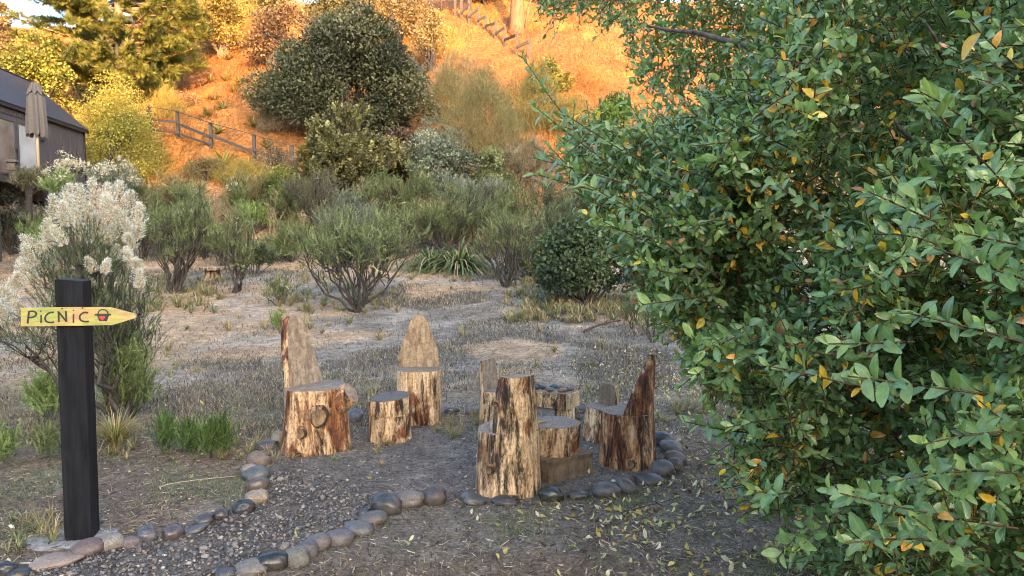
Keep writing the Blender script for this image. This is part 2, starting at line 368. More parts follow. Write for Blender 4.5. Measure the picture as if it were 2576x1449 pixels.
def ground_col(x, y):
    n1 = fbm(x * .9, y * .55, 60, 4); n2 = fbm(x * 2.3, y * 1.6, 61, 4); n3 = fbm(x * 9, y * 9, 62, 3); n4 = fbm(x * .35, y * .3, 63, 3)
    c = np.array([[.245, .212, .172]]) * (.5 + 1.0 * n2)[:, None]
    c = lerp(c, np.array([[.135, .120, .105]]), sstep(.47, .60, n1) * .9)                      # grey stubble mats
    mid = sstep(5.5, 8, y)
    tanm = sstep(.49, .57, fbm(x * .55 + 7, y * .42, 66, 4)) * mid
    c = lerp(c, np.array([[.46, .31, .18]]), tanm * .8)                                       # bare sandy patches
    pale = sstep(.55, .68, fbm(x * 1.1 + 2, y * .8, 67, 4)) * mid; c = lerp(c, np.array([[.36, .315, .26]]), pale * .6)
    near = 1 - sstep(4.5, 7, y)
    c = lerp(c, np.array([[.19, .165, .135]]), near * .7)
    soil = near * sstep(.46, .62, fbm(x * .8 + 1, y * .8, 68, 3) + .35 * sstep(-1.9, -2.6, x) + .12 * np.exp(-((x - .35) ** 2 / .5 + (y - 3.0) ** 2 / .12)))
    c = lerp(c, np.array([[.20, .125, .08]]), soil * .55)                                       # brown soil
    moss = near * sstep(.52, .66, fbm(x * 1.7, y * 1.7, 69, 4)); c = lerp(c, np.array([[.14, .15, .095]]), moss * .65)
    g = soft(x, y, GPOLY); c = lerp(c, np.array([[.175, .156, .138]]), g * .85)
    p = soft(x, y, PATH); c = lerp(c, np.array([[.12, .105, .092]]), p * .8)
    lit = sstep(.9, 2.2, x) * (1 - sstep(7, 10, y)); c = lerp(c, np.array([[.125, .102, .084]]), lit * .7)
    n5 = fbm(x * 5, y * 3.2, 71, 3); return c * (.62 + .76 * n3)[:, None] * (.7 + .6 * n5)[:, None]
def mat_ground(name, sc1=55, sc2=230, pal=.55):
    m, nt, b, o = newmat(name); N = NT(nt); a = N.attr('tint').outputs['Color']; c = N.coord((1, 1, 1))
    f = N.noise(c, sc1, 6, .7); g = N.noise(c, sc2, 3, .7); e = N.noise(c, 6, 4, .6)
    col = N.mix(1.0, a, N.ramp(f, [(.28, .35), (.5, 1.0), (.72, 1.7)]), 'MULTIPLY'); col = N.mix(1.0, col, N.ramp(e, [(.3, .75), (.7, 1.25)]), 'MULTIPLY'); col = N.mix(1.0, col, N.ramp(N.noise(c, 17, 5, .75), [(.34, .55), (.5, 1.0), (.68, 1.5)]), 'MULTIPLY')
    col = N.mix(N.math('MULTIPLY', N.ramp(g, [(.62, 0.0), (.70, 1.0)]), pal), col, (.52, .44, .35))
    N.L(col, b.inputs['Base Color']); b.inputs['Roughness'].default_value = .95; b.inputs['Specular IOR Level'].default_value = .2
    N.bump(N.math('ADD', f, N.math('MULTIPLY', g, .5)), .9, .02, b); return m
M['ground'] = mat_ground('dry_ground')
M['bank'] = mat_ground('orange_earth', 7, 40, .35)
x, y, f = grid(nonuni(-900, -5, .075, 6, 900), nonuni(-400, 1.5, .075, 21, 600))
fl = np.minimum(terrain(x, np.minimum(y, 24.0)), 1.5); far = sstep(24, 27, y)
z = fl - far * .6 + .016 * (fbm(x * 5, y * 5, 70, 3) - .5) * (1 - far) - .03 * soft(x, y, GPOLY) * 0
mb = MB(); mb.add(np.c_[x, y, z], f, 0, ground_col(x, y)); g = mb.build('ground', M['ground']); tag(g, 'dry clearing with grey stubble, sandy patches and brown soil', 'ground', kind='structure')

def bank_col(x, y, z):
    n1 = fbm(x * .35, y * .3, 80, 4); n2 = fbm(x * 1.3, z * 1.6, 81, 4); n3 = fbm(x * .15 + 4, y * .12, 82, 3)
    c = np.array([[.35, .142, .036]]) * (.45 + 1.1 * n2)[:, None]; c = lerp(c, np.array([[.16, .085, .04]]), sstep(.56, .68, fbm(x * .8, z * 2.2, 85, 4)) * .6)
    c = lerp(c, np.array([[.30, .095, .03]]), sstep(.45, .6, n1) * sstep(-1, 4, x) * .8)       # redder terraces
    c = lerp(c, np.array([[.24, .11, .04]]), sstep(.5, .64, n3) * .7)                          # dry straw
    low = 1 - sstep(1.5, 4.5, z); c = lerp(c, np.array([[.27, .205, .145]]), low * .8)
    top = sstep(16.5, 18.5, z); c = lerp(c, np.array([[.30, .17, .09]]), top)
    return c
x, y, f = grid(np.concatenate([np.arange(-75, -28, .6), np.arange(-28, 14, .2), np.arange(14, 60, .6)]), np.concatenate([np.arange(21.0, 56, .2), np.arange(56, 100, 2)]))
z = terrain(x, y) - .9 * (1 - sstep(21.3, 23.5, y)) + (.35 * (fbm(x * 1.1, y * 1.1, 83, 4) - .5) + .34 * (fbm(x * 2.6, y * 2.2, 84, 3) - .5)) * sstep(23, 27, y)
mb = MB(); mb.add(np.c_[x, y, z], f, 0, bank_col(x, y, z)); hb = mb.build('hillside', M['bank']); tag(hb, 'steep orange earth bank rising behind the clearing in golden sun', 'hillside', kind='structure')

# unseen ridge, added and shaped so the clearing is shaded and the bank sunlit
x, y, f = grid(np.arange(-420, 420, 3.0), np.arange(-260, -40, 5.0))
T = math.tan(SUN_EL); Yr = -110.0
x33 = x - math.tan(SUN_AZ) * (33 - Yr)     # which part of the bank this piece of ridge shades
x33 = x + math.tan(SUN_AZ) * (33 - Yr) * -1 if False else x - (33 - Yr) * math.tan(SUN_AZ)
h33 = np.interp(x33, [-60, -19, -17.6, -16.6, -11.6, -9.9, -4, -1, 2, 5, 12, 60], [5.2, 5.0, 4.2, 1.6, 1.6, 12, 12.4, 9.4, 7.8, 6.4, 6.0, 8])
H = h33 + (33 - Yr) / math.cos(SUN_AZ) * T
z = np.where(y < Yr, H + .10 * (Yr - y) * -.4, H * sstep(-42, Yr, y)) + 1.6 * (fbm(x * .1, y * .1, 90) - .5) * (np.abs(y - Yr) > 8)
mb = MB(); mb.add(np.c_[x, y, z - .4], f, 0, np.tile([[.16, .13, .09]], (len(x), 1))); rh = mb.build('shading_ridge', M['bank']); tag(rh, 'unseen ridge added behind the viewer to shade the clearing', 'shading_ridge', kind='structure')

# ------------------------------------------------------------------ ground cover
LEAFZ = None
def leaf_tpl(nL=5, fold=.25, curl=.25, wid=.40):
    """obovate leaf, base at origin, along +Y, face up +Z; length 1"""
    t = np.linspace(0, 1, nL); w = wid * np.array([.10, .55, .92, .95, .12]) * .5 if nL == 5 else wid * .5 * np.sin(np.pi * np.clip(t, .04, .97)) ** .7
    V = []; rib = []
    for k in range(nL):
        zc = -curl * t[k] ** 2; yc = t[k] * (1 - .1 * curl)
        V += [(-w[k], yc, zc + fold * w[k]), (0, yc, zc), (w[k], yc, zc + fold * w[k])]; rib += [1, 0, 1]
    i = np.arange(nL - 1) * 3
    f = np.concatenate([np.stack([i, i + 1, i + 4, i + 3], 1), np.stack([i + 1, i + 2, i + 5, i + 4], 1)])
    return np.array(V), [f], np.array(rib)
def pick(rng, n, cols, p):
    c = np.array(cols)[rng.choice(len(cols), n, p=p)]
    return c * rng.uniform(.78, 1.22, (n, 1))
def wedge(rng, n, y0, y1, pw=1.0):
    y = (y0 ** pw + rng.uniform(0, 1, n) * (y1 ** pw - y0 ** pw)) ** (1 / pw); u = rng.uniform(-80, 2650, n); x = (u - 1288) / F * y * 1.0
    return x, y
def gz(x, y): return np.minimum(terrain(x, np.minimum(y, 24.0)), 1.5) + .016 * (fbm(x * 5, y * 5, 70, 3) - .5)

def blades(x, y, z, h, w, col, rng, lean=.5):
    n = len(x); a = rng.uniform(0, 6.283, n); l = rng.uniform(.1, lean, n) * h; b = rng.uniform(0, 3.14, n)
    base = np.c_[x, y, z - .004]; d = np.c_[np.cos(b), np.sin(b), np.zeros(n)] * (w / 2)[:, None] if np.ndim(w) else np.c_[np.cos(b), np.sin(b), np.zeros(n)] * w / 2
    mid = base + np.c_[np.cos(a) * l * .35, np.sin(a) * l * .35, h * .6]; tip = base + np.c_[np.cos(a) * l, np.sin(a) * l, h]
    V = np.stack([base - d, base + d, mid + d * .7, mid - d * .7, tip], 1).reshape(-1, 3); k = (np.arange(n) * 5)[:, None]
    return V, [k + np.array([0, 1, 2, 3]), k + np.array([3, 2, 4])], np.repeat(col, 5, 0)
# short dry stubble over the clearing
rng = R(11); n = 300000; x, y = wedge(rng, n, 5.0, 23.5, .6)
den = sstep(.46, .60, fbm(x * .9, y * .55, 60, 4)) * .8 + .06 + .3 * sstep(.52, .62, fbm(x * 2.6, y * 2, 91)); den *= 1 - .9 * soft(x, y, GPOLY); den *= 1 - .8 * sstep(.53, .62, fbm(x * .55 + 7, y * .42, 66, 4))
k = rng.uniform(0, 1, n) < den; x, y = x[k], y[k]; n = len(x)
col = pick(rng, n, [(.11, .096, .080), (.20, .172, .14), (.42, .35, .24), (.06, .052, .045), (.26, .25, .13)], [.34, .25, .2, .15, .06])
mb = MB(); mb.add(*blades(x, y, gz(x, y), rng.uniform(.012, .062, n) * (1 + .5 * (y > 14)), .003 + .0006 * y, col, rng, 1.3)[:2], 0, np.repeat(col, 5, 0)); o = mb.build('dry_grass', M['dry']); tag(o, 'short grey dry stubble over the clearing', 'dry grass', kind='stuff')
# green and straw grass near the camera
rng = R(12); n = 110000; x, y = wedge(rng, n, 2.2, 7.5, .8)
den = sstep(.5, .68, fbm(x * 1.7, y * 1.7, 69, 4)) * .8 + .10; den *= 1 - .93 * soft(x, y, GPOLY)
k = rng.uniform(0, 1, n) < den; x, y = x[k], y[k]; n = len(x)
col = pick(rng, n, [(.12, .17, .06), (.20, .21, .11), (.30, .25, .16), (.15, .13, .10), (.25, .30, .20)], [.22, .25, .25, .2, .08])
mb = MB(); mb.add(*blades(x, y, gz(x, y), rng.uniform(.012, .06, n), .0028, col, rng, 1.4)[:2], 0, np.repeat(col, 5, 0)); o = mb.build('short_grass', M['dry']); tag(o, 'thin green and straw grass on the near ground', 'grass', kind='stuff')
# straw bits, bark crumbs
rng = R(13); n = 60000; x, y = wedge(rng, n, 2.1, 9.5, .7); k = rng.uniform(0, 1, n) < 1 - .72 * soft(x, y, GPOLY); x, y = x[k], y[k]; n = len(x)
L = rng.uniform(.008, .05, n); wd = rng.uniform(.0015, .005, n); a = rng.uniform(0, 6.28, n); ti = rng.normal(0, .18, n)
ax = np.c_[np.cos(a), np.sin(a), ti] * (L / 2)[:, None]; ay = np.c_[-np.sin(a), np.cos(a), rng.normal(0, .5, n)] * (wd / 2)[:, None]; c = np.c_[x, y, gz(x, y) + .004 + rng.uniform(0, .008, n)]
V = np.stack([c - ax - ay, c + ax - ay, c + ax + ay, c - ax + ay], 1).reshape(-1, 3); fq = (np.arange(n) * 4)[:, None] + np.arange(4)
col = pick(rng, n, [(.34, .27, .18), (.18, .13, .09), (.06, .05, .045), (.46, .40, .30), (.22, .19, .16)], [.24, .24, .27, .13, .12])
mb = MB(); mb.add(V, fq, 0, np.repeat(col, 4, 0)); o = mb.build('straw_litter', M['dry']); tag(o, 'straw bits and bark crumbs strewn on the soil', 'litter', kind='stuff')
# gravel
def ico(sub):
    import bmesh
    bm = bmesh.new(); bmesh.ops.create_icosphere(bm, subdivisions=sub, radius=1); bm.verts.ensure_lookup_table()
    V = np.array([v.co[:] for v in bm.verts]); Fc = np.array([[v.index for v in q.verts] for q in bm.faces]); bm.free(); return V, Fc
ICO1 = ico(1); ICO3 = ico(4)
def pebbles(mb, x, y, size, col, rng, sink=.35):
    n = len(x); var = rng.integers(0, 5, n)
    for q in range(5):
        k = var == q
        if not k.any(): continue
        V = ICO1[0] * (1 + .22 * (vnoise(ICO1[0][:, 0] * 1.7 + q * 9, ICO1[0][:, 1] * 1.7 + ICO1[0][:, 2] * 2.3, 200 + q) - .5)[:, None]); m = k.sum()
        a = rng.uniform(0, 6.28, m); s = size[k]; el = rng.uniform(.6, 1, m); fl_ = rng.uniform(.35, .75, m); t = rng.normal(0, .3, m)
        ax = np.c_[np.cos(a), np.sin(a), t] * s[:, None]; ay = np.c_[-np.sin(a), np.cos(a), 0 * a] * (s * el)[:, None]; az = np.c_[-t * np.cos(a), -t * np.sin(a), 1 + 0 * a] * (s * fl_)[:, None]
        VV, FF = inst(V, [ICO1[1]], np.c_[x[k], y[k], gz(x[k], y[k]) + s * fl_ * (1 - 2 * sink) + .003], ax, ay, az); mb.add(VV, FF, 0, np.repeat(col[k], len(V), 0))
rng = R(14); mb = MB(); GC = [(.115, .112, .11), (.065, .063, .063), (.18, .16, .145), (.25, .215, .185), (.13, .105, .09), (.34, .31, .28), (.085, .094, .108)]; GP = [.25, .2, .18, .1, .12, .05, .1]
n = 26000; x = rng.uniform(-2.6, .6, n); y = rng.uniform(2.0, 5.2, n); k = rng.uniform(0, 1, n) < soft(x, y, PATH, .06); x, y = x[k], y[k]; n = len(x)
pebbles(mb, x, y, (.0035 + .010 * rng.uniform(0, 1, n) ** 2.2) * (1 + (rng.uniform(0, 1, n) < .06) * .8), pick(rng, n, GC, GP), rng, .3)
n = 9000; x = rng.uniform(-2, 1.6, n); y = rng.uniform(3.0, 6.8, n); k = rng.uniform(0, 1, n) < soft(x, y, GPOLY) * .8; x, y = x[k], y[k]; n = len(x)
pebbles(mb, x, y, rng.uniform(.003, .008, n), pick(rng, n, GC, GP), rng, .35)
n = 5200; x, y = wedge(rng, n, 2.2, 8, .8); n = len(x); pebbles(mb, x, y, rng.uniform(.002, .009, n), pick(rng, n, GC[2:] + [(.45, .38, .3)], [.25, .2, .2, .15, .1, .1]), rng, .35)
o = mb.build('gravel', M['pebble']); tag(o, 'loose grey and brown gravel on the path and picnic circle', 'gravel', kind='stuff')
# fallen leaves under the big tree
rng = R(15); LT = leaf_tpl(); n = 24000; x, y = wedge(rng, n, 2.2, 9.5, .9); u = 1288 + x / y * F
den = sstep(1150, 1800, u) * .95 * (1 - .55 * sstep(6, 9.5, y)) * (1 - .6 * inpoly(x, y, GPOLY)) * (.38 + .95 * sstep(.45, .62, fbm(x * 1.9, y * 1.9, 95, 3))) + .018; k = rng.uniform(0, 1, n) < den; x, y = x[k], y[k]; n = len(x)
a = rng.uniform(0, 6.28, n); Lf = rng.uniform(.022, .042, n); D = np.c_[np.cos(a), np.sin(a), rng.normal(0, .25, n)]; X, Y, _ = frames(D, rng, rng.normal(0, .5, n) + np.pi * (rng.uniform(0, 1, n) < .5))
mb = MB(); VV, FF = inst(leaf_tpl(5, .5, .55, .5)[0], LT[1], np.c_[x, y, gz(x, y) + rng.uniform(.012, .024, n)], X * Lf[:, None], D * Lf[:, None], Y * Lf[:, None])
mb.add(VV, FF, 0, np.repeat(pick(rng, n, [(.52, .46, .17), (.58, .51, .33), (.52, .34, .07), (.10, .065, .045), (.36, .40, .11), (.70, .63, .46)], [.28, .2, .1, .22, .1, .10]), len(LT[0]), 0)); o = mb.build('fallen_leaves', M['leaf']); tag(o, 'yellow and tan leaves fallen below the big tree', 'fallen leaves', kind='stuff')
# ------------------------------------------------------------------ the big broad-leaved tree
def inpoly1(u, v, poly): return inpoly(np.asarray(u, float), np.asarray(v, float), np.array(poly, float))
def AT_v(u, v, y):
    a = (u - 1288) / F; b = -(v - 724.5) / F; dy = CP + b * SP; t = y / dy
    return np.c_[a * t, y, EYE + (-SP + b * CP) * t]
LT = [leaf_tpl(7, .26, c, w) for c, w in ((.12, .50), (.32, .46), (-.12, .44), (.5, .52))]
GREENS = [(.132, .245, .090), (.168, .290, .100), (.098, .195, .084), (.215, .335, .115)]
def sprig_batch(mb, pos, dr, L, nleaf, leafL, rng, young=.1, yellow=.04, dark=1.0, twig_r=.0022, droop=0.0, bendamp=.18):
    """leafy shoots: pos (K,3), direction (K,3), length (K)"""
    K = len(pos); X, Y, D = frames(dr, rng); bend = rng.normal(0, bendamp, (K, 2))
    def at(t): return pos + D * (L * t)[:, None] + (X * bend[:, :1] + Y * bend[:, 1:]) * (L * t * t)[:, None] - np.array([0, 0, 1.]) * (droop * L * t * t)[:, None]
    for a, b in ((0, .33), (.33, .66), (.66, 1)):
        V, f = segs(at(np.full(K, a)), at(np.full(K, b)), twig_r * (1.25 - .6 * a), twig_r * (1.25 - .6 * b), 4); mb.add(V, f, 1, np.tile([[.075, .042, .028]], (len(V), 1)))
    isy = rng.uniform(0, 1, K) < young; ysp = rng.uniform(0, 1, K) < yellow * 7
    for j in range(nleaf):
        t = np.clip((j + .6) / nleaf + rng.normal(0, .03, K), .05, 1); p = at(t); ph = j * 2.4 + rng.normal(0, .35, K) + (np.arange(K) % 7)
        op = np.where(j >= nleaf - 3, .55, .95) + rng.normal(0, .18, K)
        rad = X * np.cos(ph)[:, None] + Y * np.sin(ph)[:, None]
        d = D * np.cos(op)[:, None] + rad * np.sin(op)[:, None] + np.array([0, 0, .12]); d /= np.linalg.norm(d, axis=1, keepdims=True)
        nrm = D * np.sin(op)[:, None] - rad * np.cos(op)[:, None] + np.array([0, 0, .45]) + rng.normal(0, .22, (K, 3))
        side = np.cross(d, nrm); side /= np.linalg.norm(side, axis=1, keepdims=True) + 1e-9; up = np.cross(side, d)
        l = leafL * np.clip(rng.normal(.92, .2, K), .45, 1.35) * (1.0 - .25 * (j >= nleaf - 2)) * (.8 + .2 * min(1, 3 * t.mean()))
        col = pick(rng, K, GREENS, [.38, .3, .22, .10]) * dark; yc = np.array([.22, .33, .11]) * rng.uniform(.8, 1.2, (K, 1)); q = isy & (j >= nleaf - 5); col[q] = yc[q]
        r = rng.uniform(0, 1, K); q = (r < yellow * .35) | (ysp & (j < nleaf - 3) & (r < .24)); col[q] = pick(rng, q.sum(), [(.70, .42, .03), (.60, .48, .06), (.72, .34, .06)], [.45, .3, .25]); q = (r > 1 - yellow * .35); col[q] = pick(rng, q.sum(), [(.38, .17, .08), (.42, .25, .14)], [.6, .4])
        tv = rng.integers(0, 4, K)
        for k in range(4):
            m = tv == k
            if not m.any(): continue
            TV, TF, rb = LT[k]; VV, FF = inst(TV, TF, p[m], side[m] * l[m, None], d[m] * l[m, None], up[m] * l[m, None]); mb.add(VV, FF, 0, np.repeat(col[m], len(TV), 0), np.tile(rb, m.sum()))
POLYA = [(1500, 300), (1440, 335), (1400, 395), (1430, 450), (1500, 540), (1580, 600), (1610, 680), (1640, 760), (1700, 800), (1770, 830), (1850, 860), (1900, 890), (1940, 935), (1890, 1000), (1840, 1050), (1840, 1130), (1860, 1200), (1890, 1270), (1960, 1300), (2040, 1250), (2090, 1300),
         (2070, 1350), (1990, 1400), (2030, 1440), (2120, 1440), (2200, 1400), (2260, 1520), (2760, 1560), (2760, -120), (1960, -120), (1900, 60), (1880, 180), (1790, 280), (1700, 300), (1600, 330)]
def depthA(u, v):
    d = np.interp(u, [1250, 1500, 1700, 1900, 2200, 2576, 2800], [3.35, 3.05, 2.9, 2.7, 2.35, 1.95, 1.85])
    d = d * (1 + .10 * np.sin(u * .011 + v * .008) + .12 * (fbm(u * .004, v * .004, 300) - .5) * 2); return d * (1 + .16 * np.clip((500 - v) / 500, -.25, 1))
rng = R(31)
mb = MB()
def fill(n, poly, dep, back, leafL, nl, Lr, dark, yellow, young, shrink=0, box=(1280, 2760, -120, 1560), main=(-.55, -.45, .25), spread=.75, jit=.25):
    u = rng.uniform(box[0], box[1], n * 3); v = rng.uniform(box[2], box[3], n * 3)
    k = inpoly1(u, v, poly); u, v = u[k][:n], v[k][:n]
    d0 = dep(u, v); d = d0 + back * rng.uniform(0, 1, len(u)) ** 1.3 + rng.uniform(-jit * .3, jit, len(u))
    p = AT_v(u, v, np.maximum(d, .95)); ok = p[:, 2] > terrain(p[:, 0], p[:, 1]) + .10; p = p[ok]
    dr = np.array([main]) + rng.normal(0, spread, (len(p), 3)); L = rng.uniform(*Lr, len(p))
    sprig_batch(mb, p - dr / np.linalg.norm(dr, axis=1, keepdims=True) * L[:, None] * .3, dr, L, nl, leafL, rng, young, yellow, dark)
fill(2900, POLYA, depthA, .35, .0445, 11, (.11, .22), 1.0, .045, .16)
fill(1300, POLYA, lambda u, v: depthA(u, v) + .3, .7, .0445, 10, (.12, .24), 1.0, .05, .05)
fill(1000, POLYA, lambda u, v: depthA(u, v) + .9, 1.1, .048, 9, (.14, .25), 1.0, .05, .0)
fill(900, [(1440, 345), (1900, 250), (2000, 1000), (1850, 1000), (1640, 760), (1510, 545), (1430, 440)], lambda u, v: depthA(u, v) + .1, .8, .047, 11, (.11, .22), 1.0, .05, .08, box=(1400, 2010, 240, 1010))
fill(46, [(1755, 835), (1860, 850), (1850, 960), (1790, 985), (1755, 930)], lambda u, v: 2.35 + 0 * u, .22, .048, 11, (.10, .18), 1.0, .04, .05, box=(1740, 1870, 830, 990), main=(-.3, -.3, -.6))
POLYB = [(1335, -20), (1400, 45), (1440, 40), (1480, 20), (1530, 70), (1560, 60), (1560, 110), (1620, 160), (1640, 215), (1690, 235), (1735, 215), (1730, 160), (1790, 200), (1800, 290), (1880, 270), (2100, 420), (2300, 420), (2400, -120), (1335, -120)]
depthB = lambda u, v: np.interp(u, [1300, 1800, 2300], [4.9, 4.5, 3.8])
fill(1500, POLYB, depthB, 1.1, .042, 11, (.14, .28), 1.0, .03, .02, box=(1300, 2400, -120, 430), main=(-.4, -.3, -.45), spread=.65)
fill(1100, [(1640, -60), (2600, -60), (2600, 560), (1760, 560), (1790, 330), (1700, 250)], lambda u, v: depthB(u, v) + .2, 1.2, .042, 10, (.14, .28), 1.0, .03, .0, box=(1630, 2620, -60, 580))
# loose shoots that stick out of the crown: (from, to, depth)
SH = [((1530, 420), (1288, 168), 3.05), ((1560, 430), (1330, 275), 2.95), ((1600, 470), (1345, 390), 2.85), ((1580, 500), (1345, 445), 2.9), ((1660, 560), (1465, 470), 2.8), ((1700, 640), (1470, 545), 2.7), ((1650, 600), (1510, 560), 2.7),
      ((1600, 400), (1420, 290), 3.0), ((1680, 400), (1560, 255), 3.2), ((1800, 420), (1640, 250), 3.2), ((1760, 330), (1600, 160), 4.4), ((1720, 260), (1575, 270), 4.4), ((1720, 380), (1660, 180), 4.0), ((1640, 140), (1580, 230), 4.6),
      ((1930, 790), (1790, 870), 2.35), ((1920, 800), (1775, 905), 2.35), ((1850, 860), (1760, 960), 2.3), ((1870, 870), (1820, 985), 2.3), ((1800, 740), (1600, 775), 2.6), ((1760, 700), (1570, 660), 2.65), ((2000, 1050), (1835, 1060), 2.3), ((1900, 1090), (1705, 1075), 2.5),
      ((2050, 1300), (1950, 1400), 2.0), ((2120, 1280), (1990, 1395), 2.0), ((1990, 1240), (1890, 1250), 2.2), ((2250, 1240), (2130, 1240), 1.7), ((2420, 1370), (2100, 1310), 1.55), ((2560, 1330), (2090, 1260), 1.45), ((2560, 1190), (2250, 1150), 1.4),
      ((2540, 1000), (2110, 940), 1.5), ((2600, 870), (2260, 760), 1.45), ((2600, 710), (2350, 630), 1.3), ((2560, 500), (2340, 250), 1.45), ((2360, 560), (2180, 480), 1.7), ((2460, 330), (2330, 200), 1.5), ((2100, 560), (1890, 430), 2.3), ((2050, 400), (1860, 330), 2.5),
      ((2300, 860), (2080, 870), 1.7), ((2600, 620), (2420, 600), 1.3), ((2300, 1010), (1920, 900), 1.9), ((2600, 1090), (2330, 1060), 1.3), ((2500, 1440), (2300, 1330), 1.3), ((2330, 560), (2230, 420), 1.8), ((2550, 160), (2400, 40), 1.4), ((2080, 120), (1900, 40), 3.0), ((2200, 200), (2050, 90), 2.8)]
for (a, b, d) in SH:
    d = max(d, 1.62) if d < 2 else d; p0 = AT(a[0], a[1], d * 1.03); p1 = AT(b[0], b[1], d * .97); D = (p1 - p0)[None]; L = np.array([np.linalg.norm(D)])
    sprig_batch(mb, p0[None], D, L, int(max(9, L[0] / .0145)), .0485, rng, .6, .008, 1.0, .0024, bendamp=.06)
big = empty('broadleaf_tree', (2.75, 3.6, 0), 0, 'large leathery-leaved tree with yellowing leaves overhanging the clearing', 'tree')
def child(o, parent):
    o.parent = parent; o.matrix_parent_inverse = Matrix.Translation(-parent.location); return o
child(mb.build('crown', [M['leaf_big'], M['twig']]), big)
tr = MB(); tp = np.array([[2.75, 3.6, -.1], [2.72, 3.58, .5], [2.62, 3.5, 1.2], [2.55, 3.45, 2.0], [2.6, 3.6, 3.0], [2.5, 3.7, 4.0]])
tr.add(*tube(tp, [.19, .15, .13, .11, .09, .05], 14), 0); child(tr.build('trunk', M['bark']), big)
LIMBS = [((2.66, 3.52, 1.0), AT(2450, 800, 2.6), AT(2250, 740, 2.5), AT(1950, 700, 2.7), .045), ((2.62, 3.5, 1.3), AT(2300, 560, 3.0), AT(2000, 465, 3.0), AT(1640, 440, 3.1), .04),
         ((2.70, 3.55, .7), AT(2400, 960, 3.0), AT(2160, 1130, 2.75), AT(2050, 1190, 2.7), .035), ((2.68, 3.5, .85), AT(2150, 740, 2.7), AT(1950, 830, 2.5), AT(1860, 870, 2.4), .022),
         ((2.55, 3.5, 2.1), AT(2300, 250, 3.4), AT(2000, 120, 3.8), AT(1600, 60, 4.8), .05), ((2.58, 3.45, 1.7), AT(2450, 350, 2.9), AT(2420, 200, 2.8), AT(2330, 60, 2.6), .03), ((2.55, 3.45, 1.9), AT(2150, 250, 3.3), AT(1990, 200, 3.5), AT(1860, 330, 3.2), .03),
         ((2.64, 3.5, 1.1), AT(2380, 430, 2.7), AT(2320, 400, 2.4), AT(2250, 300, 2.3), .028)]
for a, b, c, d, r in LIMBS:
    q = np.array([a, b, c, d], float); t = np.linspace(0, 1, 14)[:, None]; pts = (1 - t) ** 3 * q[0] + 3 * t * (1 - t) ** 2 * q[1] + 3 * t * t * (1 - t) * q[2] + t ** 3 * q[3]
    pts[1:-1] += R(int(r * 1000)).normal(0, .012, (12, 3)); lm = MB(); lm.add(*tube(pts, np.linspace(r, r * .13, 14), 8), 0); child(lm.build('limb', M['bark']), big)

# ------------------------------------------------------------------ shrubs
def bez(a, b, c, t): t = np.asarray(t)[:, None]; return (1 - t) ** 2 * a + 2 * t * (1 - t) * b + t * t * c
def stems(rng, H, Wd, n0, n1, n2, r0, off=(0, 0), low=.25, flat=1.0):
    """a many-stemmed shrub growing from the origin: segment arrays and twig tips"""
    A = []; B = []; ra = []; rb = []; tips = []; dirs = []
    def path(p, c, q, r_a, r_b, k):
        pts = bez(p, c, q, np.linspace(0, 1, k + 1)); pts[1:-1] += rng.normal(0, .02 * H * min(1, np.linalg.norm(q - p) / (.5 * H) + .2), (k - 1, 3)); rr = np.linspace(r_a, r_b, k + 1)
        A.append(pts[:-1]); B.append(pts[1:]); ra.append(rr[:-1]); rb.append(rr[1:]); return pts
    for i in range(n0):
        th = 2.4 * i + rng.normal(0, .3); rho = math.sqrt((i + .5) / n0); hh = H * (.97 - .42 * rho ** 2 * flat) * rng.uniform(.62, 1.08)
        e = np.array([off[0] + rho * Wd / 2 * math.cos(th), off[1] + rho * Wd / 2 * math.sin(th), hh]); b = rng.normal(0, .02 * H, 3) * [1, 1, 0]
        c = e * [.55, .55, .38] + rng.normal(0, .05 * H, 3); pm = path(b, c, e * .88, r0, r0 * .4, 6)
        for j in range(n1):
            t = rng.uniform(low, .95); s = bez(b, c, e * .88, [t])[0]; o = rng.normal(0, 1, 3) * [1, 1, .5]; o[2] = abs(o[2]) + .3
            q = s + (e - s) * rng.uniform(.35, .8) + o / np.linalg.norm(o) * Wd * .20 * rng.uniform(.5, 1.1)
            q[2] = min(q[2], H * 1.03); m = (s + q) / 2 + rng.normal(0, .03 * H, 3) - [0, 0, .03 * H]; path(s, m, q, r0 * .42, r0 * .18, 4)
            for l in range(n2):
                t2 = rng.uniform(.3, 1); s2 = bez(s, m, q, [t2])[0]; o = rng.normal(0, 1, 3) * [1, 1, .4] + [0, 0, .9]; o += .5 * (q - s) / (np.linalg.norm(q - s) + 1e-6)
                d = o / np.linalg.norm(o); q2 = s2 + d * Wd * .09 * rng.uniform(.5, 1.3); path(s2, (s2 + q2) / 2 + rng.normal(0, .01 * H, 3), q2, r0 * .2, r0 * .09, 2); tips.append(q2); dirs.append(d)
            tips.append(q); dirs.append((q - s) / np.linalg.norm(q - s))
    return np.concatenate(A), np.concatenate(B), np.concatenate(ra), np.concatenate(rb), np.array(tips), np.array(dirs)
def shoot_tpl(n, ang, ll, lw, seed):
    """an upright leafy shoot of unit length with n narrow leaves"""
    rg = R(seed); V = []; f = []
    for i in range(n):
        t = .12 + .88 * i / (n - 1); ph = 2.4 * i; a = ang * (1.1 - .5 * t) * rg.uniform(.8, 1.2); l = ll * rg.uniform(.75, 1.2) * (1.1 - .35 * t); p = np.array([0, 0, t])
        rad = np.array([math.cos(ph), math.sin(ph), 0]); d = rad * math.sin(a) + np.array([0, 0, math.cos(a)]); s = np.cross(rad, [0, 0, 1.]) * lw / 2 + rg.normal(0, lw * .1, 3)
        k = len(V); V += [p, p + d * l * .5 + s, p + d * l, p + d * l * .5 - s]; f.append([k, k + 1, k + 2, k + 3])
    return np.array(V), [np.array(f)]
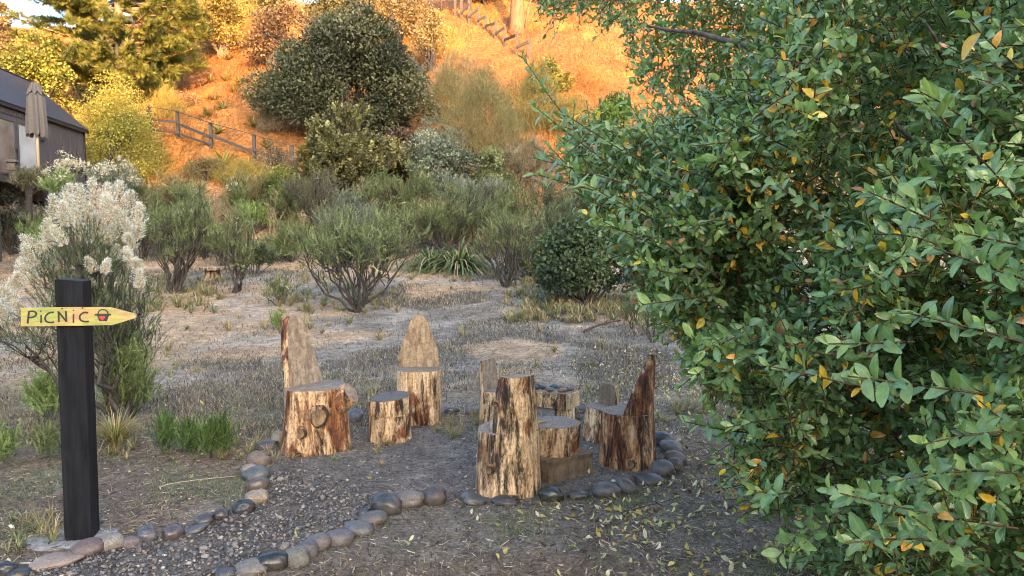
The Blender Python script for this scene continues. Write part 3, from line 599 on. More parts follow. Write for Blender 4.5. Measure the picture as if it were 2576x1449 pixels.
SHOOT = {'fine': [shoot_tpl(16, .62, .26, .055, s) for s in range(4)], 'feather': [shoot_tpl(26, .5, .20, .035, s + 9) for s in range(4)], 'leafy': [shoot_tpl(10, 1.0, .42, .24, s + 20) for s in range(4)], 'round': [shoot_tpl(8, 1.1, .45, .38, s + 30) for s in range(4)]}
def shoots(mb, pos, dr, L, rng, kind, cols, pr, mi=0):
    K = len(pos); tv = rng.integers(0, 4, K); col = pick(rng, K, cols, pr); X, Y, D = frames(dr, rng)
    for k in range(4):
        m = tv == k
        if not m.any(): continue
        col[m] *= rng.uniform(.45, 1.5, (m.sum(), 1)); TV, TF = SHOOT[kind][k]; l = L[m, None]; VV, FF = inst(TV, TF, pos[m], X[m] * l, Y[m] * l, D[m] * l)
        cc = np.repeat(col[m], len(TV), 0) * (.72 + .5 * np.tile(TV[:, 2], m.sum()))[:, None] if False else np.repeat(col[m], len(TV), 0); mb.add(VV, FF, mi, cc)
SAGE = ([(.140, .175, .070), (.19, .225, .095), (.095, .118, .052), (.28, .31, .15)], [.4, .3, .2, .1])
DEEP = ([(.10, .125, .062), (.13, .16, .078), (.072, .09, .05), (.19, .22, .11)], [.4, .3, .2, .1])
LIME = ([(.21, .30, .10), (.28, .37, .13), (.16, .23, .08), (.34, .40, .17)], [.4, .25, .25, .1])
GOLD = ([(.40, .38, .08), (.33, .32, .07), (.46, .42, .10), (.25, .23, .06)], [.35, .3, .15, .2])
YGRN = ([(.24, .25, .06), (.19, .21, .055), (.29, .29, .08), (.14, .16, .05)], [.35, .3, .15, .2])
TANC = ([(.32, .24, .15), (.24, .18, .11), (.40, .32, .22), (.18, .14, .09)], [.35, .3, .15, .2])
GREY = ([(.17, .20, .145), (.22, .25, .185), (.13, .155, .11), (.28, .31, .24)], [.4, .3, .2, .1])
def shrub(label, u, v, wpx, hpx, cols=SAGE, kind='fine', n0=12, n1=5, n2=4, Ls=.12, per=2.2, bark='bark_dark', name='shrub', cat='shrub', group=None, seed=1, off=(0, 0), twigr=1.0, base=None, low=.25, up=.9, fol=1.0, flat=1.0, extra=None):
    p = P(u, v) if base is None else np.asarray(base, float); s = sc(p[1]); H = hpx / s; Wd = wpx / s; rng = R(seed * 7 + 3)
    off = (off[0] / s, off[1]); root = empty(name, p, 0, label, cat, group)
    A, B, ra, rb, tips, dirs = stems(rng, H * .93, Wd * .9, n0, n1, n2, .012 * H * twigr, off, low, flat)
    wood = MB(); V, f = segs(A, B, ra, rb, 4); wood.add(V - [0, 0, .02 * H], f, 0); wood.build('stems', M[bark], root)
    rep = np.repeat(np.arange(len(tips)), int(math.ceil(per))); per = per * 1.45; rep = np.repeat(np.arange(len(tips)), int(math.ceil(per))); k = rng.uniform(0, 1, len(rep)) < per * fol / math.ceil(per); rep = rep[k]
    pos = tips[rep] + rng.normal(0, Ls * .35, (len(rep), 3)); d = dirs[rep] * .75 + [0, 0, up * .62] + rng.normal(0, .55, (len(rep), 3)); L = Ls * rng.uniform(.6, 1.35, len(rep))
    fo = MB(); L = L * 1.25; shoots(fo, pos - d / np.linalg.norm(d, axis=1, keepdims=True) * L[:, None] * .4, d, L, rng, kind, *cols); fo.build('foliage', M['leaf'], root)
    if extra: extra(root, tips, dirs, rng, H, Wd)
    return root
def flecks(n, cols, size, topf=.5):
    """pale seed heads dotted over the upper tips"""
    def fn(root, tips, dirs, rng, H, Wd):
        t = tips[tips[:, 2] > np.quantile(tips[:, 2], topf)]; i = rng.integers(0, len(t), n); p = t[i] + rng.normal(0, size * .6, (n, 3)) + [0, 0, size]
        K = n * 14; pp = np.repeat(p, 14, 0) + rng.normal(0, size * .35, (K, 3)); d = rng.normal(0, 1, (K, 3)) + [0, 0, .6]; X, Y, D = frames(d, rng); l = size * rng.uniform(.5, 1.1, K)[:, None]
        TV = np.array([[0, 0, 0], [.16, 0, .5], [0, 0, 1], [-.16, 0, .5]]); VV, FF = inst(TV, [np.array([[0, 1, 2, 3]])], pp, X * l, Y * l, D * l); m = MB(); m.add(VV, FF, 0, np.repeat(pick(rng, K, cols, np.ones(len(cols)) / len(cols)), 4, 0)); m.build('seed_sprays', M['fluff'], root)
    return fn
DIAM = np.array([[0, 0, 0], [.28, .12, .5], [0, 0, 1.0], [-.28, .12, .5]]); DIAMF = [np.array([[0, 1, 2, 3]])]
def lump_crown(mb, rng, lumps, rad, n, leafL, cols, pr, shell=.55, up=.3, wid=1.0, mi=0):
    """leaves on and in many clumps: lumps (K,3), rad (K)"""
    K = len(lumps); i = rng.choice(K, n, p=rad ** 2 / (rad ** 2).sum()); d = rng.normal(0, 1, (n, 3)); d[:, 2] += up; d /= np.linalg.norm(d, axis=1, keepdims=True)
    rr = rad[i] * (shell + (1.08 - shell) * rng.uniform(0, 1, n) ** .6); p = lumps[i] + d * rr[:, None] * [1, 1, .85]; ld = d * .7 + rng.normal(0, .75, (n, 3)) + [0, 0, .2]; X, Y, D = frames(ld, rng); l = (leafL * rng.uniform(.6, 1.3, n))[:, None]
    cl = (pick(rng, K, cols, pr) * rng.uniform(.72, 1.3, (K, 1)))[i] * rng.uniform(.6, 1.4, (n, 1)); VV, FF = inst(DIAM * [wid, 1, 1], DIAMF, p, X * l, Y * l, D * l); mb.add(VV, FF, mi, np.repeat(cl, 4, 0))
def dome(rng, K, W, D, H, z0=.25, fill=.35):
    """clump centres filling a dome of width W, depth D, height H"""
    t = rng.uniform(0, 6.283, K); z = rng.uniform(0, 1, K); a = rng.uniform(0, 6.28, 4); r = np.sqrt(np.clip(1 - (z * 1.0) ** 2.2, .02, 1)) * (fill + (1 - fill) * rng.uniform(0, 1, K) ** .5) * (.92 + .16 * np.cos(2 * t + a[0]) + .14 * np.cos(3 * t + a[1] + 3 * z)); z = z * (.88 + .12 * np.cos(2 * t + a[2]) + .10 * np.cos(5 * t + a[3]))
    return np.c_[r * W / 2 * np.cos(t), r * D / 2 * np.sin(t), H * (z0 + (1 - z0) * z)]
def bush(label, u, v, wpx, hpx, cols=DEEP, n=9000, leafL=.08, K=46, lr=.17, name='bush', cat='bush', group=None, seed=1, bark='bark', z0=.18, lobes=None, branches=14, shell=.45, wid=1.0, depth=.9, base=None, br=.012, bare=0, up=.3):
    p = P(u, v) if base is None else np.asarray(base, float); s = sc(p[1]); W = wpx / s; H = hpx / s; rng = R(seed * 13 + 5); root = empty(name, p, 0, label, cat, group)
    lr_ = lr * min(W, H * 1.3); L = dome(rng, K, W - lr_ * 1.3, (W - lr_ * 1.3) * depth, H - lr_ * .8, z0); rad = lr_ * rng.uniform(.45, 1.35, K)
    L = L if not lobes else np.concatenate([dome(rng, int(K * q[4]), W * q[2], W * q[2] * depth, H * q[3], z0) + [W * q[0], -.1 * W * (i % 2), H * q[1]] for i, q in enumerate(lobes)]); rad = rad if not lobes else lr_ * rng.uniform(.45, 1.35, len(L)); K = len(L)
    mb = MB(); lump_crown(mb, rng, L, rad, n, leafL, cols[0], cols[1], shell, up, wid); mb.build('crown', M['leaf'], root)
    tk = MB(); q = L[rng.choice(K, min(K, branches), replace=False)]
    for e in q:
        pts = bez(np.array([0, 0, -.1 * H]), e * [.4, .4, .55], e, np.linspace(0, 1, 7)); pts[1:-1] += rng.normal(0, .02 * H, (5, 3)); V, f = tube(pts, np.linspace(br * H * 1.6, br * H * .35, 7), 6); tk.add(V, f, 0)
    tk.build('trunk', M[bark], root)
    if bare:
        for k in range(bare):
            bb = MB()
            e = L[rng.integers(0, K)]; d = e - [0, 0, H * .35]; d = d / np.linalg.norm(d); d[1] = -abs(d[1]) - .35; s0 = e + d * lr_ * .55; A = []; 
            def br_(s0, d, l, r, dep):
                e1 = s0 + d * l + rng.normal(0, l * .15, 3); bb.add(*tube(np.array([s0, (s0 + e1) / 2 + rng.normal(0, l * .08, 3), e1]), [r, r * .8, r * .5], 5), 0)
                if dep: 
                    for _ in range(3): dd = d + rng.normal(0, .6, 3); br_(s0 + (e1 - s0) * rng.uniform(.4, 1), dd / np.linalg.norm(dd), l * .6, r * .5, dep - 1)
            br_(s0, d, lr_ * .62, .012 * H * .32, 2); bb.build('bare_branch', M['bark_grey'], root)
    return root
def wisps(label, u, v, wpx, hpx, cols, n=5000, seed=1, name='brush', cat='brush', wd=.012, group=None, base=None, L=.5):
    """a tangle of thin bare shoots"""
    p = P(u, v) if base is None else np.asarray(base, float); s = sc(p[1]); W = wpx / s; H = hpx / s; rng = R(seed + 900); root = empty(name, p, 0, label, cat, group)
    c = dome(rng, n, W, W * .7, H * .92, .02, .15); d = np.c_[c[:, 0] / W * 1.1, c[:, 1] / W, np.full(n, .75)] + rng.normal(0, .5, (n, 3)); d /= np.linalg.norm(d, axis=1, keepdims=True); l = L * rng.uniform(.5, 1.3, n)[:, None]
    sd = np.cross(d, rng.normal(0, 1, (n, 3))); sd /= np.linalg.norm(sd, axis=1, keepdims=True); bd = np.cross(d, sd) * rng.normal(0, .2, (n, 1)) * l; w_ = sd * wd / 2
    a = c - d * l * .5; m = c + bd; e = c + d * l * .5; V = np.stack([a - w_, a + w_, m + w_ * .8, m - w_ * .8, e], 1).reshape(-1, 3); k = (np.arange(n) * 5)[:, None]
    mb = MB(); mb.add(V, [k + np.array([0, 1, 2, 3]), k + np.array([3, 2, 4])], 0, np.repeat(pick(rng, n, *cols), 5, 0)); mb.build('shoots', M['dry'], root); return root
def tuft(mb, p, n, H, spread, wd, cols, pr, rng, droop=.5, mi=0, seg=4):
    """a clump of arching strap leaves"""
    a = rng.uniform(0, 6.283, n); e = rng.uniform(.08, 1, n) ** .8 * spread; l = H * rng.uniform(.65, 1.15, n); d = np.c_[np.cos(a) * np.sin(e), np.sin(a) * np.sin(e), np.cos(e)]; hz = np.c_[np.cos(a), np.sin(a), 0 * a]; s = np.c_[-np.sin(a), np.cos(a), 0 * a]
    V = []; t = np.linspace(0, 1, seg + 1); dr = droop * rng.uniform(.4, 1.5, n)
    for k in range(seg + 1):
        c = p + hz * .03 * H + d * (l * t[k])[:, None] + hz * (dr * l * t[k] ** 2 * .4)[:, None] - np.array([0, 0, 1]) * (dr * l * t[k] ** 3 * .75)[:, None]; w_ = wd * .5 * (1 if k == 0 else math.sqrt(max(0.02, 1 - t[k] ** 2)))
        V += [c - s * w_, c + s * w_]
    V = np.stack(V, 1).reshape(-1, 3); i = np.arange(seg) * 2; f = np.stack([i, i + 1, i + 3, i + 2], 1); mb.add(V, (f[None] + (np.arange(n) * 2 * (seg + 1))[:, None, None]).reshape(-1, 4), mi, np.repeat(pick(rng, n, cols, pr), 2 * (seg + 1), 0))
def tuft_thing(name, label, cat, u, v, n, H, spread, wd, cols, pr, seed, droop=.5, group=None, mat='leaf', base=None):
    p = P(u, v) if base is None else base; rng = R(seed + 500); mb = MB(); tuft(mb, np.zeros(3), n, H, spread, wd, cols, pr, rng, droop); o = mb.build(name, M[mat]); o.location = [float(t) for t in p]; return tag(o, label, cat, group)
# ------------------------------------------------------------------ plants of the clearing
shrub('open vase-shaped grey-green shrub with bare dark stems in the middle of the clearing', 900, 785, 375, 310, SAGE, 'fine', 15, 6, 5, .15, 2.6, seed=1, low=.45, up=.8)
shrub('loose tall grey-green shrub with dark stems beside the white fluffy shrub', 440, 738, 220, 345, SAGE, 'fine', 11, 6, 4, .15, 2.6, seed=2, off=(25, 0), extra=flecks(26, [(.55, .50, .44), (.45, .40, .33)], .05))
shrub('slender shrub with a lone bare dark leader near the far stump', 590, 737, 120, 310, SAGE, 'fine', 6, 5, 4, .15, 2.2, seed=3, low=.4, extra=flecks(12, [(.60, .58, .54), (.5, .46, .4)], .05, .7))
shrub('small leaning shrub with white tufts below the vase-shaped shrub', 703, 768, 95, 110, SAGE, 'fine', 6, 4, 3, .12, 1.5, seed=4, off=(-10, 0), extra=flecks(7, [(.75, .75, .75), (.6, .6, .6)], .04, .4))
shrub('spreading dusky shrub with purple-black twigs next to the round leafy bush', 1275, 722, 210, 250, SAGE, 'fine', 13, 6, 5, .13, 1.7, seed=5, low=.35, off=(10, 0))
shrub('dusky upright shrub behind the round leafy bush', 1390, 700, 200, 240, DEEP, 'fine', 13, 6, 5, .15, 2.4, seed=6, low=.35)
bush('round dark leafy bush at the clearing edge by the big tree', 1475, 765, 265, 215, ([(.060, .095, .045), (.085, .125, .06), (.048, .072, .038), (.11, .15, .08)], [.4, .3, .2, .1]), 9500, .085, 40, .16, seed=7, z0=.28, wid=1.25, bark='bark_dark')
bush('leafy green bush just behind the round dark bush', 1455, 650, 130, 130, ([(.085, .12, .06), (.11, .15, .075), (.07, .095, .05), (.14, .18, .09)], [.4, .3, .2, .1]), 3500, .09, 22, .2, seed=8, z0=.2)
shrub('grey-green shrub at the back of the clearing behind the strap-leaved clumps', 1120, 650, 175, 200, SAGE, 'fine', 13, 6, 5, .17, 2.3, seed=9)
shrub('twiggy shrub with bare purple stems above the strap-leaved clumps', 1200, 640, 150, 210, DEEP, 'fine', 10, 6, 4, .17, 1.9, seed=10, low=.45)
shrub('feathery green shrub between vase-shaped shrub and bare tan stems', 1010, 650, 150, 190, SAGE, 'fine', 10, 6, 4, .17, 2.3, seed=11)
shrub('pale green shrub showing above the vase-shaped shrub', 880, 640, 200, 150, GREY, 'fine', 12, 6, 4, .18, 2.6, seed=12)
shrub('brownish-grey shrub with flat twig tops before the golden bush', 800, 600, 180, 190, ([(.15, .14, .09), (.12, .11, .075), (.18, .17, .11), (.1, .09, .06)], [.4, .3, .2, .1]), 'fine', 12, 6, 4, .2, 2.3, seed=13)
shrub('low dark green shrub by the slender bare-leader shrub', 640, 690, 110, 90, DEEP, 'leafy', 9, 5, 3, .12, 2, seed=14)
shrub('fresh green bush at the foot of the bank', 640, 590, 100, 90, LIME, 'fine', 9, 5, 3, .2, 2.4, seed=15)
bush('yellow-green bush at the foot of the bank', 705, 545, 130, 120, ([(.20, .22, .05), (.12, .16, .05), (.26, .26, .06), (.09, .12, .05)], [.35, .35, .15, .15]), 4200, .10, 22, .2, seed=16)
for k, (u, v, w_, h_, lab) in enumerate([(985, 600, 60, 190, 'tall bare tan dead stems above the feathery green shrub'), (1175, 560, 70, 180, 'tall bare tan dead stems between two grey-green shrubs'), (1330, 560, 70, 170, 'tan dead stems with dry seed heads before the dusky upright shrub'), (1240, 590, 60, 180, 'forked bare tan stem leaning over the strap-leaved clumps'),
                                         (905, 590, 60, 200, 'tall tan dead stems at the foot of the gold-olive shrub'), (1420, 600, 60, 170, 'dead tan stems beside the dark shrub near the crown'), (500, 640, 70, 170, 'dead twiggy stems between the two tall thin shrubs'), (690, 600, 60, 150, 'dead stems beside the yellow-green bush'), (1105, 640, 60, 170, 'pale forked dead stems between the two strap-leaved clumps'), (830, 640, 60, 140, 'dead pale stems within the vase-shaped shrub top'), (1060, 600, 40, 150, 'thin pale dead stems behind the strap-leaved clumps'), (760, 640, 60, 120, 'sparse pale dead stems next to the vase-shaped shrub')]):
    shrub(lab, u, v, w_, h_, TANC, 'fine', 4, 3, 3, .10, .5, 'bark_pale', 'dead_stems', 'dead plant', 'bare dead stems at the back of the clearing', 40 + k, low=.5, twigr=.7, extra=flecks(14, [(.42, .32, .24), (.52, .42, .33)], .06, .3))
# low shrubs by the tree, right of the picnic place
for k, (u, v, w_, h_, lab) in enumerate([(1640, 862, 110, 130, 'small bare-based shrub near the drooping tree branch'), (1735, 905, 50, 80, 'tiny twiggy shrub under the drooping tree branch'), (1885, 922, 75, 95, 'small thin shrub seen through the gap below the tree crown'), (1590, 830, 80, 100, 'small shrub in dry grass at the edge of the round leafy bush')]):
    shrub(lab, u, v, w_, h_, SAGE, 'fine', 7, 4, 3, .09, 1.3, seed=50 + k, name='small_shrub', low=.35)
shrub('grey-green shrub growing right behind the sign post', 322, 1055, 130, 250, ([(.17, .22, .085), (.22, .27, .11), (.12, .16, .07), (.28, .33, .15)], [.4, .3, .2, .1]), 'feather', 10, 6, 4, .11, 2.8, seed=60, low=.15, twigr=.6, up=1.3)
shrub('feathery green shoots beside the sign post at its open side', 122, 1060, 75, 125, LIME, 'feather', 6, 4, 3, .11, 2.2, seed=61, name='small_shrub', low=.2, twigr=.5, off=(-8, 0))
shrub('low wispy green shoots at the foot of the sign post shrub', 125, 1160, 70, 90, SAGE, 'feather', 6, 3, 3, .08, 1.8, seed=62, name='small_shrub', low=.2, twigr=.5)
shrub('feathery green shoot cut off by the edge of the view', 8, 1168, 60, 110, LIME, 'feather', 5, 4, 3, .08, 2, seed=63, name='small_shrub', low=.2, twigr=.5)
SEED = ([(.10, .17, .05), (.14, .22, .065), (.08, .13, .045), (.19, .27, .08)], [.4, .3, .2, .1])
for k, (u, v, w_, h_, lab) in enumerate([(420, 1142, 46, 112, 'feathery green seedling, bushiest of the four, closest to the sign post shrub'), (478, 1148, 28, 102, 'narrow feathery green seedling, second from the sign post shrub'), (528, 1152, 20, 118, 'thin pale feathery seedling, third from the sign post shrub'), (563, 1146, 34, 118, 'upright feathery green seedling closest to the stone row')]):
    shrub(lab, u, v, w_, h_, SEED, 'feather', 7, 3, 3, .075, 2.2, name='seedling', cat='seedling', group='green seedlings near the stone row', seed=70 + k, low=.1, twigr=.5, up=1.6)
shrub('small dense green tuft-like shrub behind the log chair with two knots', 700, 828, 28, 40, LIME, 'feather', 7, 3, 3, .10, 2.4, name='small_shrub', seed=76, low=.1, up=1.4)
# white fluffy shrub
p = P(300, 1062); fl = empty('fluffy_shrub', p, 0, 'big shrub covered in white fluffy seed plumes behind the sign post', 'shrub'); rng = R(77); s = sc(p[1])
A, B, ra, rb, tips, dirs = stems(rng, 1.62, 1.0, 13, 6, 5, .022, (-.28, .1), .35)
wood = MB(); V, f = segs(A, B, ra, rb, 5); wood.add(V, f, 0); wood.build('stems', M['bark_dark'], fl)
fo = MB(); rep = np.repeat(np.arange(len(tips)), 5); pos = tips[rep] + rng.normal(0, .05, (len(rep), 3)); d = dirs[rep] + [0, 0, .8] + rng.normal(0, .4, (len(rep), 3)); shoots(fo, pos, d, rng.uniform(.07, .15, len(rep)), rng, 'feather', *DEEP); fo.build('foliage', M['leaf'], fl)
PL = [(135, 500, 62), (165, 470, 60), (205, 478, 62), (240, 462, 66), (268, 470, 60), (300, 462, 70), (330, 488, 70), (350, 525, 60), (345, 560, 50), (160, 520, 60), (190, 535, 66), (225, 520, 62), (255, 540, 66), (285, 505, 74), (312, 530, 66), (205, 560, 56), (240, 575, 50), (275, 572, 55), (330, 590, 45), (120, 560, 56), (150, 575, 50),
      (90, 590, 60), (115, 605, 55), (75, 625, 60), (105, 645, 55), (60, 655, 62), (85, 680, 50), (40, 690, 56), (25, 725, 56), (50, 755, 52), (8, 770, 56), (130, 640, 45), (235, 610, 40), (290, 620, 40), (345, 650, 48), (350, 685, 45), (230, 650, 40), (265, 655, 36), (325, 625, 40), (225, 690, 36), (140, 735, 34), (105, 860, 34), (185, 500, 70), (320, 560, 60), (265, 500, 70)]
pm = MB(); cm = MB()
for (u, v, l) in PL:
    c = AT(u, v + 10 + l * .25, p[1] + rng.uniform(-.40, .30)) - p; L = l / s * 1.05; ax = np.array([rng.normal(.0, .38) - (.45 if u < 120 else .1), rng.normal(-.1, .35), 1.0]); ax /= np.linalg.norm(ax); n = 600
    t = rng.uniform(0, 1, n) ** .85; prof = L * .44 * np.sqrt(np.clip(1 - t, .02, 1)) * np.minimum(1, .45 + 2.2 * t); th = rng.uniform(0, 6.283, n); X, Y, _ = frames(np.tile(ax, (n, 1)), None, np.zeros(n)); rad = X * np.cos(th)[:, None] + Y * np.sin(th)[:, None]
    q = c + ax * ((t - .4) * L)[:, None] + rad * (prof * rng.uniform(.25, 1, n))[:, None]; d = rad * .75 + ax * .75 + rng.normal(0, .35, (n, 3)); Xh, Yh, D = frames(d, rng); lh = rng.uniform(.010, .024, n)[:, None]
    VV, FF = inst(np.array([[-.05, 0, 0], [.05, 0, 0], [.10, .1, .6], [0, .2, 1.0]]), [np.array([[0, 1, 2, 3]])], q, Xh * lh, Yh * lh, D * lh); pm.add(VV, FF, 0, np.repeat(pick(rng, n, [(.74, .75, .76), (.62, .60, .57), (.80, .82, .84)], [.45, .25, .3]), 4, 0))
    n = 260; t = rng.uniform(.02, .9, n); th = rng.uniform(0, 6.283, n); X, Y, _ = frames(np.tile(ax, (n, 1)), None, np.zeros(n)); q = c + ax * ((t - .4) * L)[:, None] + (X * np.cos(th)[:, None] + Y * np.sin(th)[:, None]) * (L * .24 * np.sqrt(1 - t) * rng.uniform(.3, 1, n))[:, None]
    Xh, Yh, D = frames(rng.normal(0, 1, (n, 3)) + ax, rng); lh = rng.uniform(.010, .018, n)[:, None]; VV, FF = inst(DIAM * [1.4, 1, 1], DIAMF, q, Xh * lh, Yh * lh, D * lh); cm.add(VV, FF, 0, np.repeat(pick(rng, n, [(.54, .46, .35), (.60, .53, .43), (.46, .38, .27)], [.4, .35, .25]), 4, 0))
pm.build('plume_sprays', M['fluff'], fl); cm.build('seed_sprays', M['fluff'], fl)
# dimmer fluffy shrubs near the deck
WF = [(.58, .53, .46), (.48, .43, .36), (.66, .63, .58)]
shrub('dull fluffy shrub with greyish seed heads below the terrace edge', 30, 640, 130, 205, GREY, 'feather', 11, 6, 4, .16, 2.2, seed=80, extra=flecks(150, WF, .09, .25))
shrub('light green feathery shrub between the dull fluffy shrub and the white fluffy one', 95, 680, 110, 190, LIME, 'feather', 9, 5, 4, .17, 2.2, seed=81)
shrub('thin shrub with a round cluster of pale seed heads before the cabin wall', 185, 470, 62, 118, GREY, 'feather', 4, 4, 3, .13, .8, seed=82, low=.6, extra=flecks(34, [(.62, .55, .45), (.55, .48, .38), (.7, .65, .56)], .10, .35), base=AT(188, 480, 19.0), off=(-6, 0))
shrub('pale-tipped shrub growing past the terrace end', 285, 500, 110, 120, GREY, 'feather', 9, 5, 3, .16, 2.0, seed=83, extra=flecks(60, WF, .09, .4), base=AT(290, 510, 18.0))
shrub('green shrub with a few pale heads between terrace and golden shrub', 330, 520, 90, 100, SAGE, 'feather', 9, 5, 3, .17, 2.2, seed=84, extra=flecks(22, WF, .08, .5), base=AT(335, 530, 19.0))
shrub('light green shoots in front of the terrace boards', 140, 500, 80, 80, LIME, 'feather', 8, 4, 3, .15, 2.2, seed=85, base=AT(145, 505, 16.4), extra=flecks(24, WF, .08, .6))
shrub('olive twiggy shrub hanging over the terrace edge', 75, 490, 80, 70, ([(.17, .16, .08), (.13, .12, .065), (.21, .19, .1)], [.4, .4, .2]), 'fine', 9, 5, 3, .14, 2.0, seed=86, base=AT(78, 492, 17.6))
shrub('tall thin shrub with dark stems against the lit bank', 480, 600, 120, 200, SAGE, 'fine', 7, 5, 4, .2, 2.0, seed=87, low=.5)
shrub('fluffy-tipped shrub at the foot of the bank', 590, 560, 80, 120, SAGE, 'fine', 7, 5, 4, .2, 2.0, seed=88, low=.5, extra=flecks(18, WF, .08, .6))
for k, (u, v, w_, h_, c_, kd, lab) in enumerate([
 (515, 650, 150, 165, SAGE, 'fine', 'grey-green shrub filling in between the two tall thin ones'), (365, 650, 130, 185, SAGE, 'feather', 'grey-green shrub close behind the white fluffy shrub'), (745, 580, 150, 130, SAGE, 'fine', 'shrub just behind the yellow-green bush at the bank foot'),
 (935, 600, 180, 175, SAGE, 'fine', 'shrub massed behind the vase-shaped shrub on its sunnier side'), (1055, 575, 190, 165, SAGE, 'fine', 'broad shrub under the dense blue-grey bush'), (1180, 585, 180, 175, GREY, 'fine', 'greyer shrub above the larger strap-leaved clump'),
 (1290, 605, 170, 180, SAGE, 'fine', 'shrub behind the spreading dusky shrub'), (1395, 590, 180, 165, DEEP, 'fine', 'dark shrub behind the leafy green bush'), (1530, 600, 190, 190, DEEP, 'fine', 'dark shrub showing past the lowest leafy branch tips'),
 (630, 540, 150, 105, ([(.24, .22, .10), (.18, .18, .08), (.30, .26, .13)], [.4, .3, .3]), 'fine', 'olive shrub at the bank foot before the rail fence'), (450, 545, 170, 120, ([(.27, .22, .10), (.20, .18, .09), (.33, .27, .14)], [.4, .3, .3]), 'fine', 'tan-olive shrub on the lowest part of the bank'),
 (960, 470, 220, 110, ([(.22, .20, .09), (.17, .16, .075), (.27, .24, .11)], [.4, .3, .3]), 'leafy', 'olive shrub squeezed between gold-olive and blue-grey ones'), (735, 660, 120, 95, SAGE, 'fine', 'low shrub at the shaded edge of the vase-shaped shrub'), (560, 670, 110, 110, SAGE, 'fine', 'low grey-green shrub behind the far stump'),
 (1345, 700, 130, 110, SAGE, 'fine', 'low shrub in the dry grass before the dusky upright one'), (1600, 720, 150, 170, DEEP, 'fine', 'dark shrub behind the drooping leafy branches'), (1680, 790, 160, 200, DEEP, 'fine', 'twiggy shrub half hidden by the drooping leafy branches'), (845, 590, 150, 130, GREY, 'fine', 'pale grey-green shrub at the foot of the gold-olive one')]):
    shrub(lab, u, v, w_, h_, c_, kd, 11, 6, 4, .19 if kd == 'fine' else .24, 2.6, group='shrubs massed at the foot of the bank', seed=150 + k, low=[.15, .3, .5][k % 3], off=([-20, 12, 0, 25][k % 4], 0), up=[.9, .4, 1.3][k % 3], flat=[1.0, .4, 1.5, .8][k % 4])
# strap-leaved clumps
FLX = [(.115, .175, .065), (.16, .22, .09), (.085, .13, .055), (.24, .28, .13), (.38, .29, .17)]
tuft_thing('flax_clump', 'strap-leaved green clump, the smaller of two behind the vase-shaped shrub', 'plant', 1085, 678, 190, 1.15, 1.25, .045, FLX, [.32, .28, .2, .12, .08], 1, .9, 'strap-leaved clumps at the back of the clearing')
tuft_thing('flax_clump', 'strap-leaved green clump with dead tan blades, the larger of two', 'plant', 1155, 682, 260, 1.35, 1.25, .05, FLX, [.3, .26, .18, .12, .14], 2, .9, 'strap-leaved clumps at the back of the clearing')
# dry grass
STR = [(.36, .29, .15), (.28, .22, .12), (.24, .24, .11), (.44, .37, .23)]
tuft_thing('grass_tuft', 'tall tan and green grass tuft at the foot of the shrub behind the sign post', 'grass tuft', 292, 1128, 300, .34, .75, .006, [(.40, .30, .14), (.28, .27, .10), (.20, .23, .08), (.48, .38, .22)], [.35, .3, .2, .15], 3, .5)
mb = MB(); rng = R(91)
for u0, u1, v0, v1, n in ((1270, 1620, 690, 815, 330), (700, 1010, 690, 790, 110), (340, 560, 690, 790, 110), (1030, 1250, 660, 710, 60), (560, 900, 800, 850, 14), (930, 1600, 820, 1000, 12), (640, 1000, 1120, 1180, 10), (1080, 1230, 1050, 1110, 26), (1640, 1800, 1010, 1070, 18), (560, 720, 1100, 1165, 22), (840, 1000, 960, 1110, 10), (250, 600, 1080, 1160, 34), (1900, 2200, 1350, 1440, 14), (20, 140, 1310, 1400, 16), (330, 500, 840, 1000, 10)):
    for k in range(n):
        q = P(rng.uniform(u0, u1), rng.uniform(v0, v1)); h = rng.uniform(.12, .34) * (1 if q[1] > 6 else .45); gm = rng.uniform(0, 1)
        cols = STR if gm < .72 else [(.16, .20, .08), (.24, .25, .11), (.12, .15, .07), (.34, .31, .17)]; tuft(mb, q, 22, h, .8, .012 if q[1] > 9 else .004, cols, [.35, .3, .2, .15], rng, .5, 0, 2)
o = mb.build('dry_grass', M['dry']); tag(o, 'tufts of dry golden grass round the shrub bases', 'dry grass', kind='stuff')
for k, (u, v, w_) in enumerate([(1350, 922, 12), (1489, 922, 16), (937, 990, 12), (815, 772, 18), (1135, 728, 10), (1275, 805, 16), (470, 830, 14), (640, 1170, 16), (385, 785, 12), (1078, 690, 14)]):
    tuft_thing('grass_tuft', 'small lone yellow-green grass tuft on the bare clearing', 'grass tuft', u, v, 70, w_ / sc(P(u, v)[1]) * 1.25, .8, .008, [(.24, .25, .10), (.34, .31, .14), (.17, .20, .07)], [.4, .3, .3], 30 + k, .4, 'lone grass tufts on the clearing')

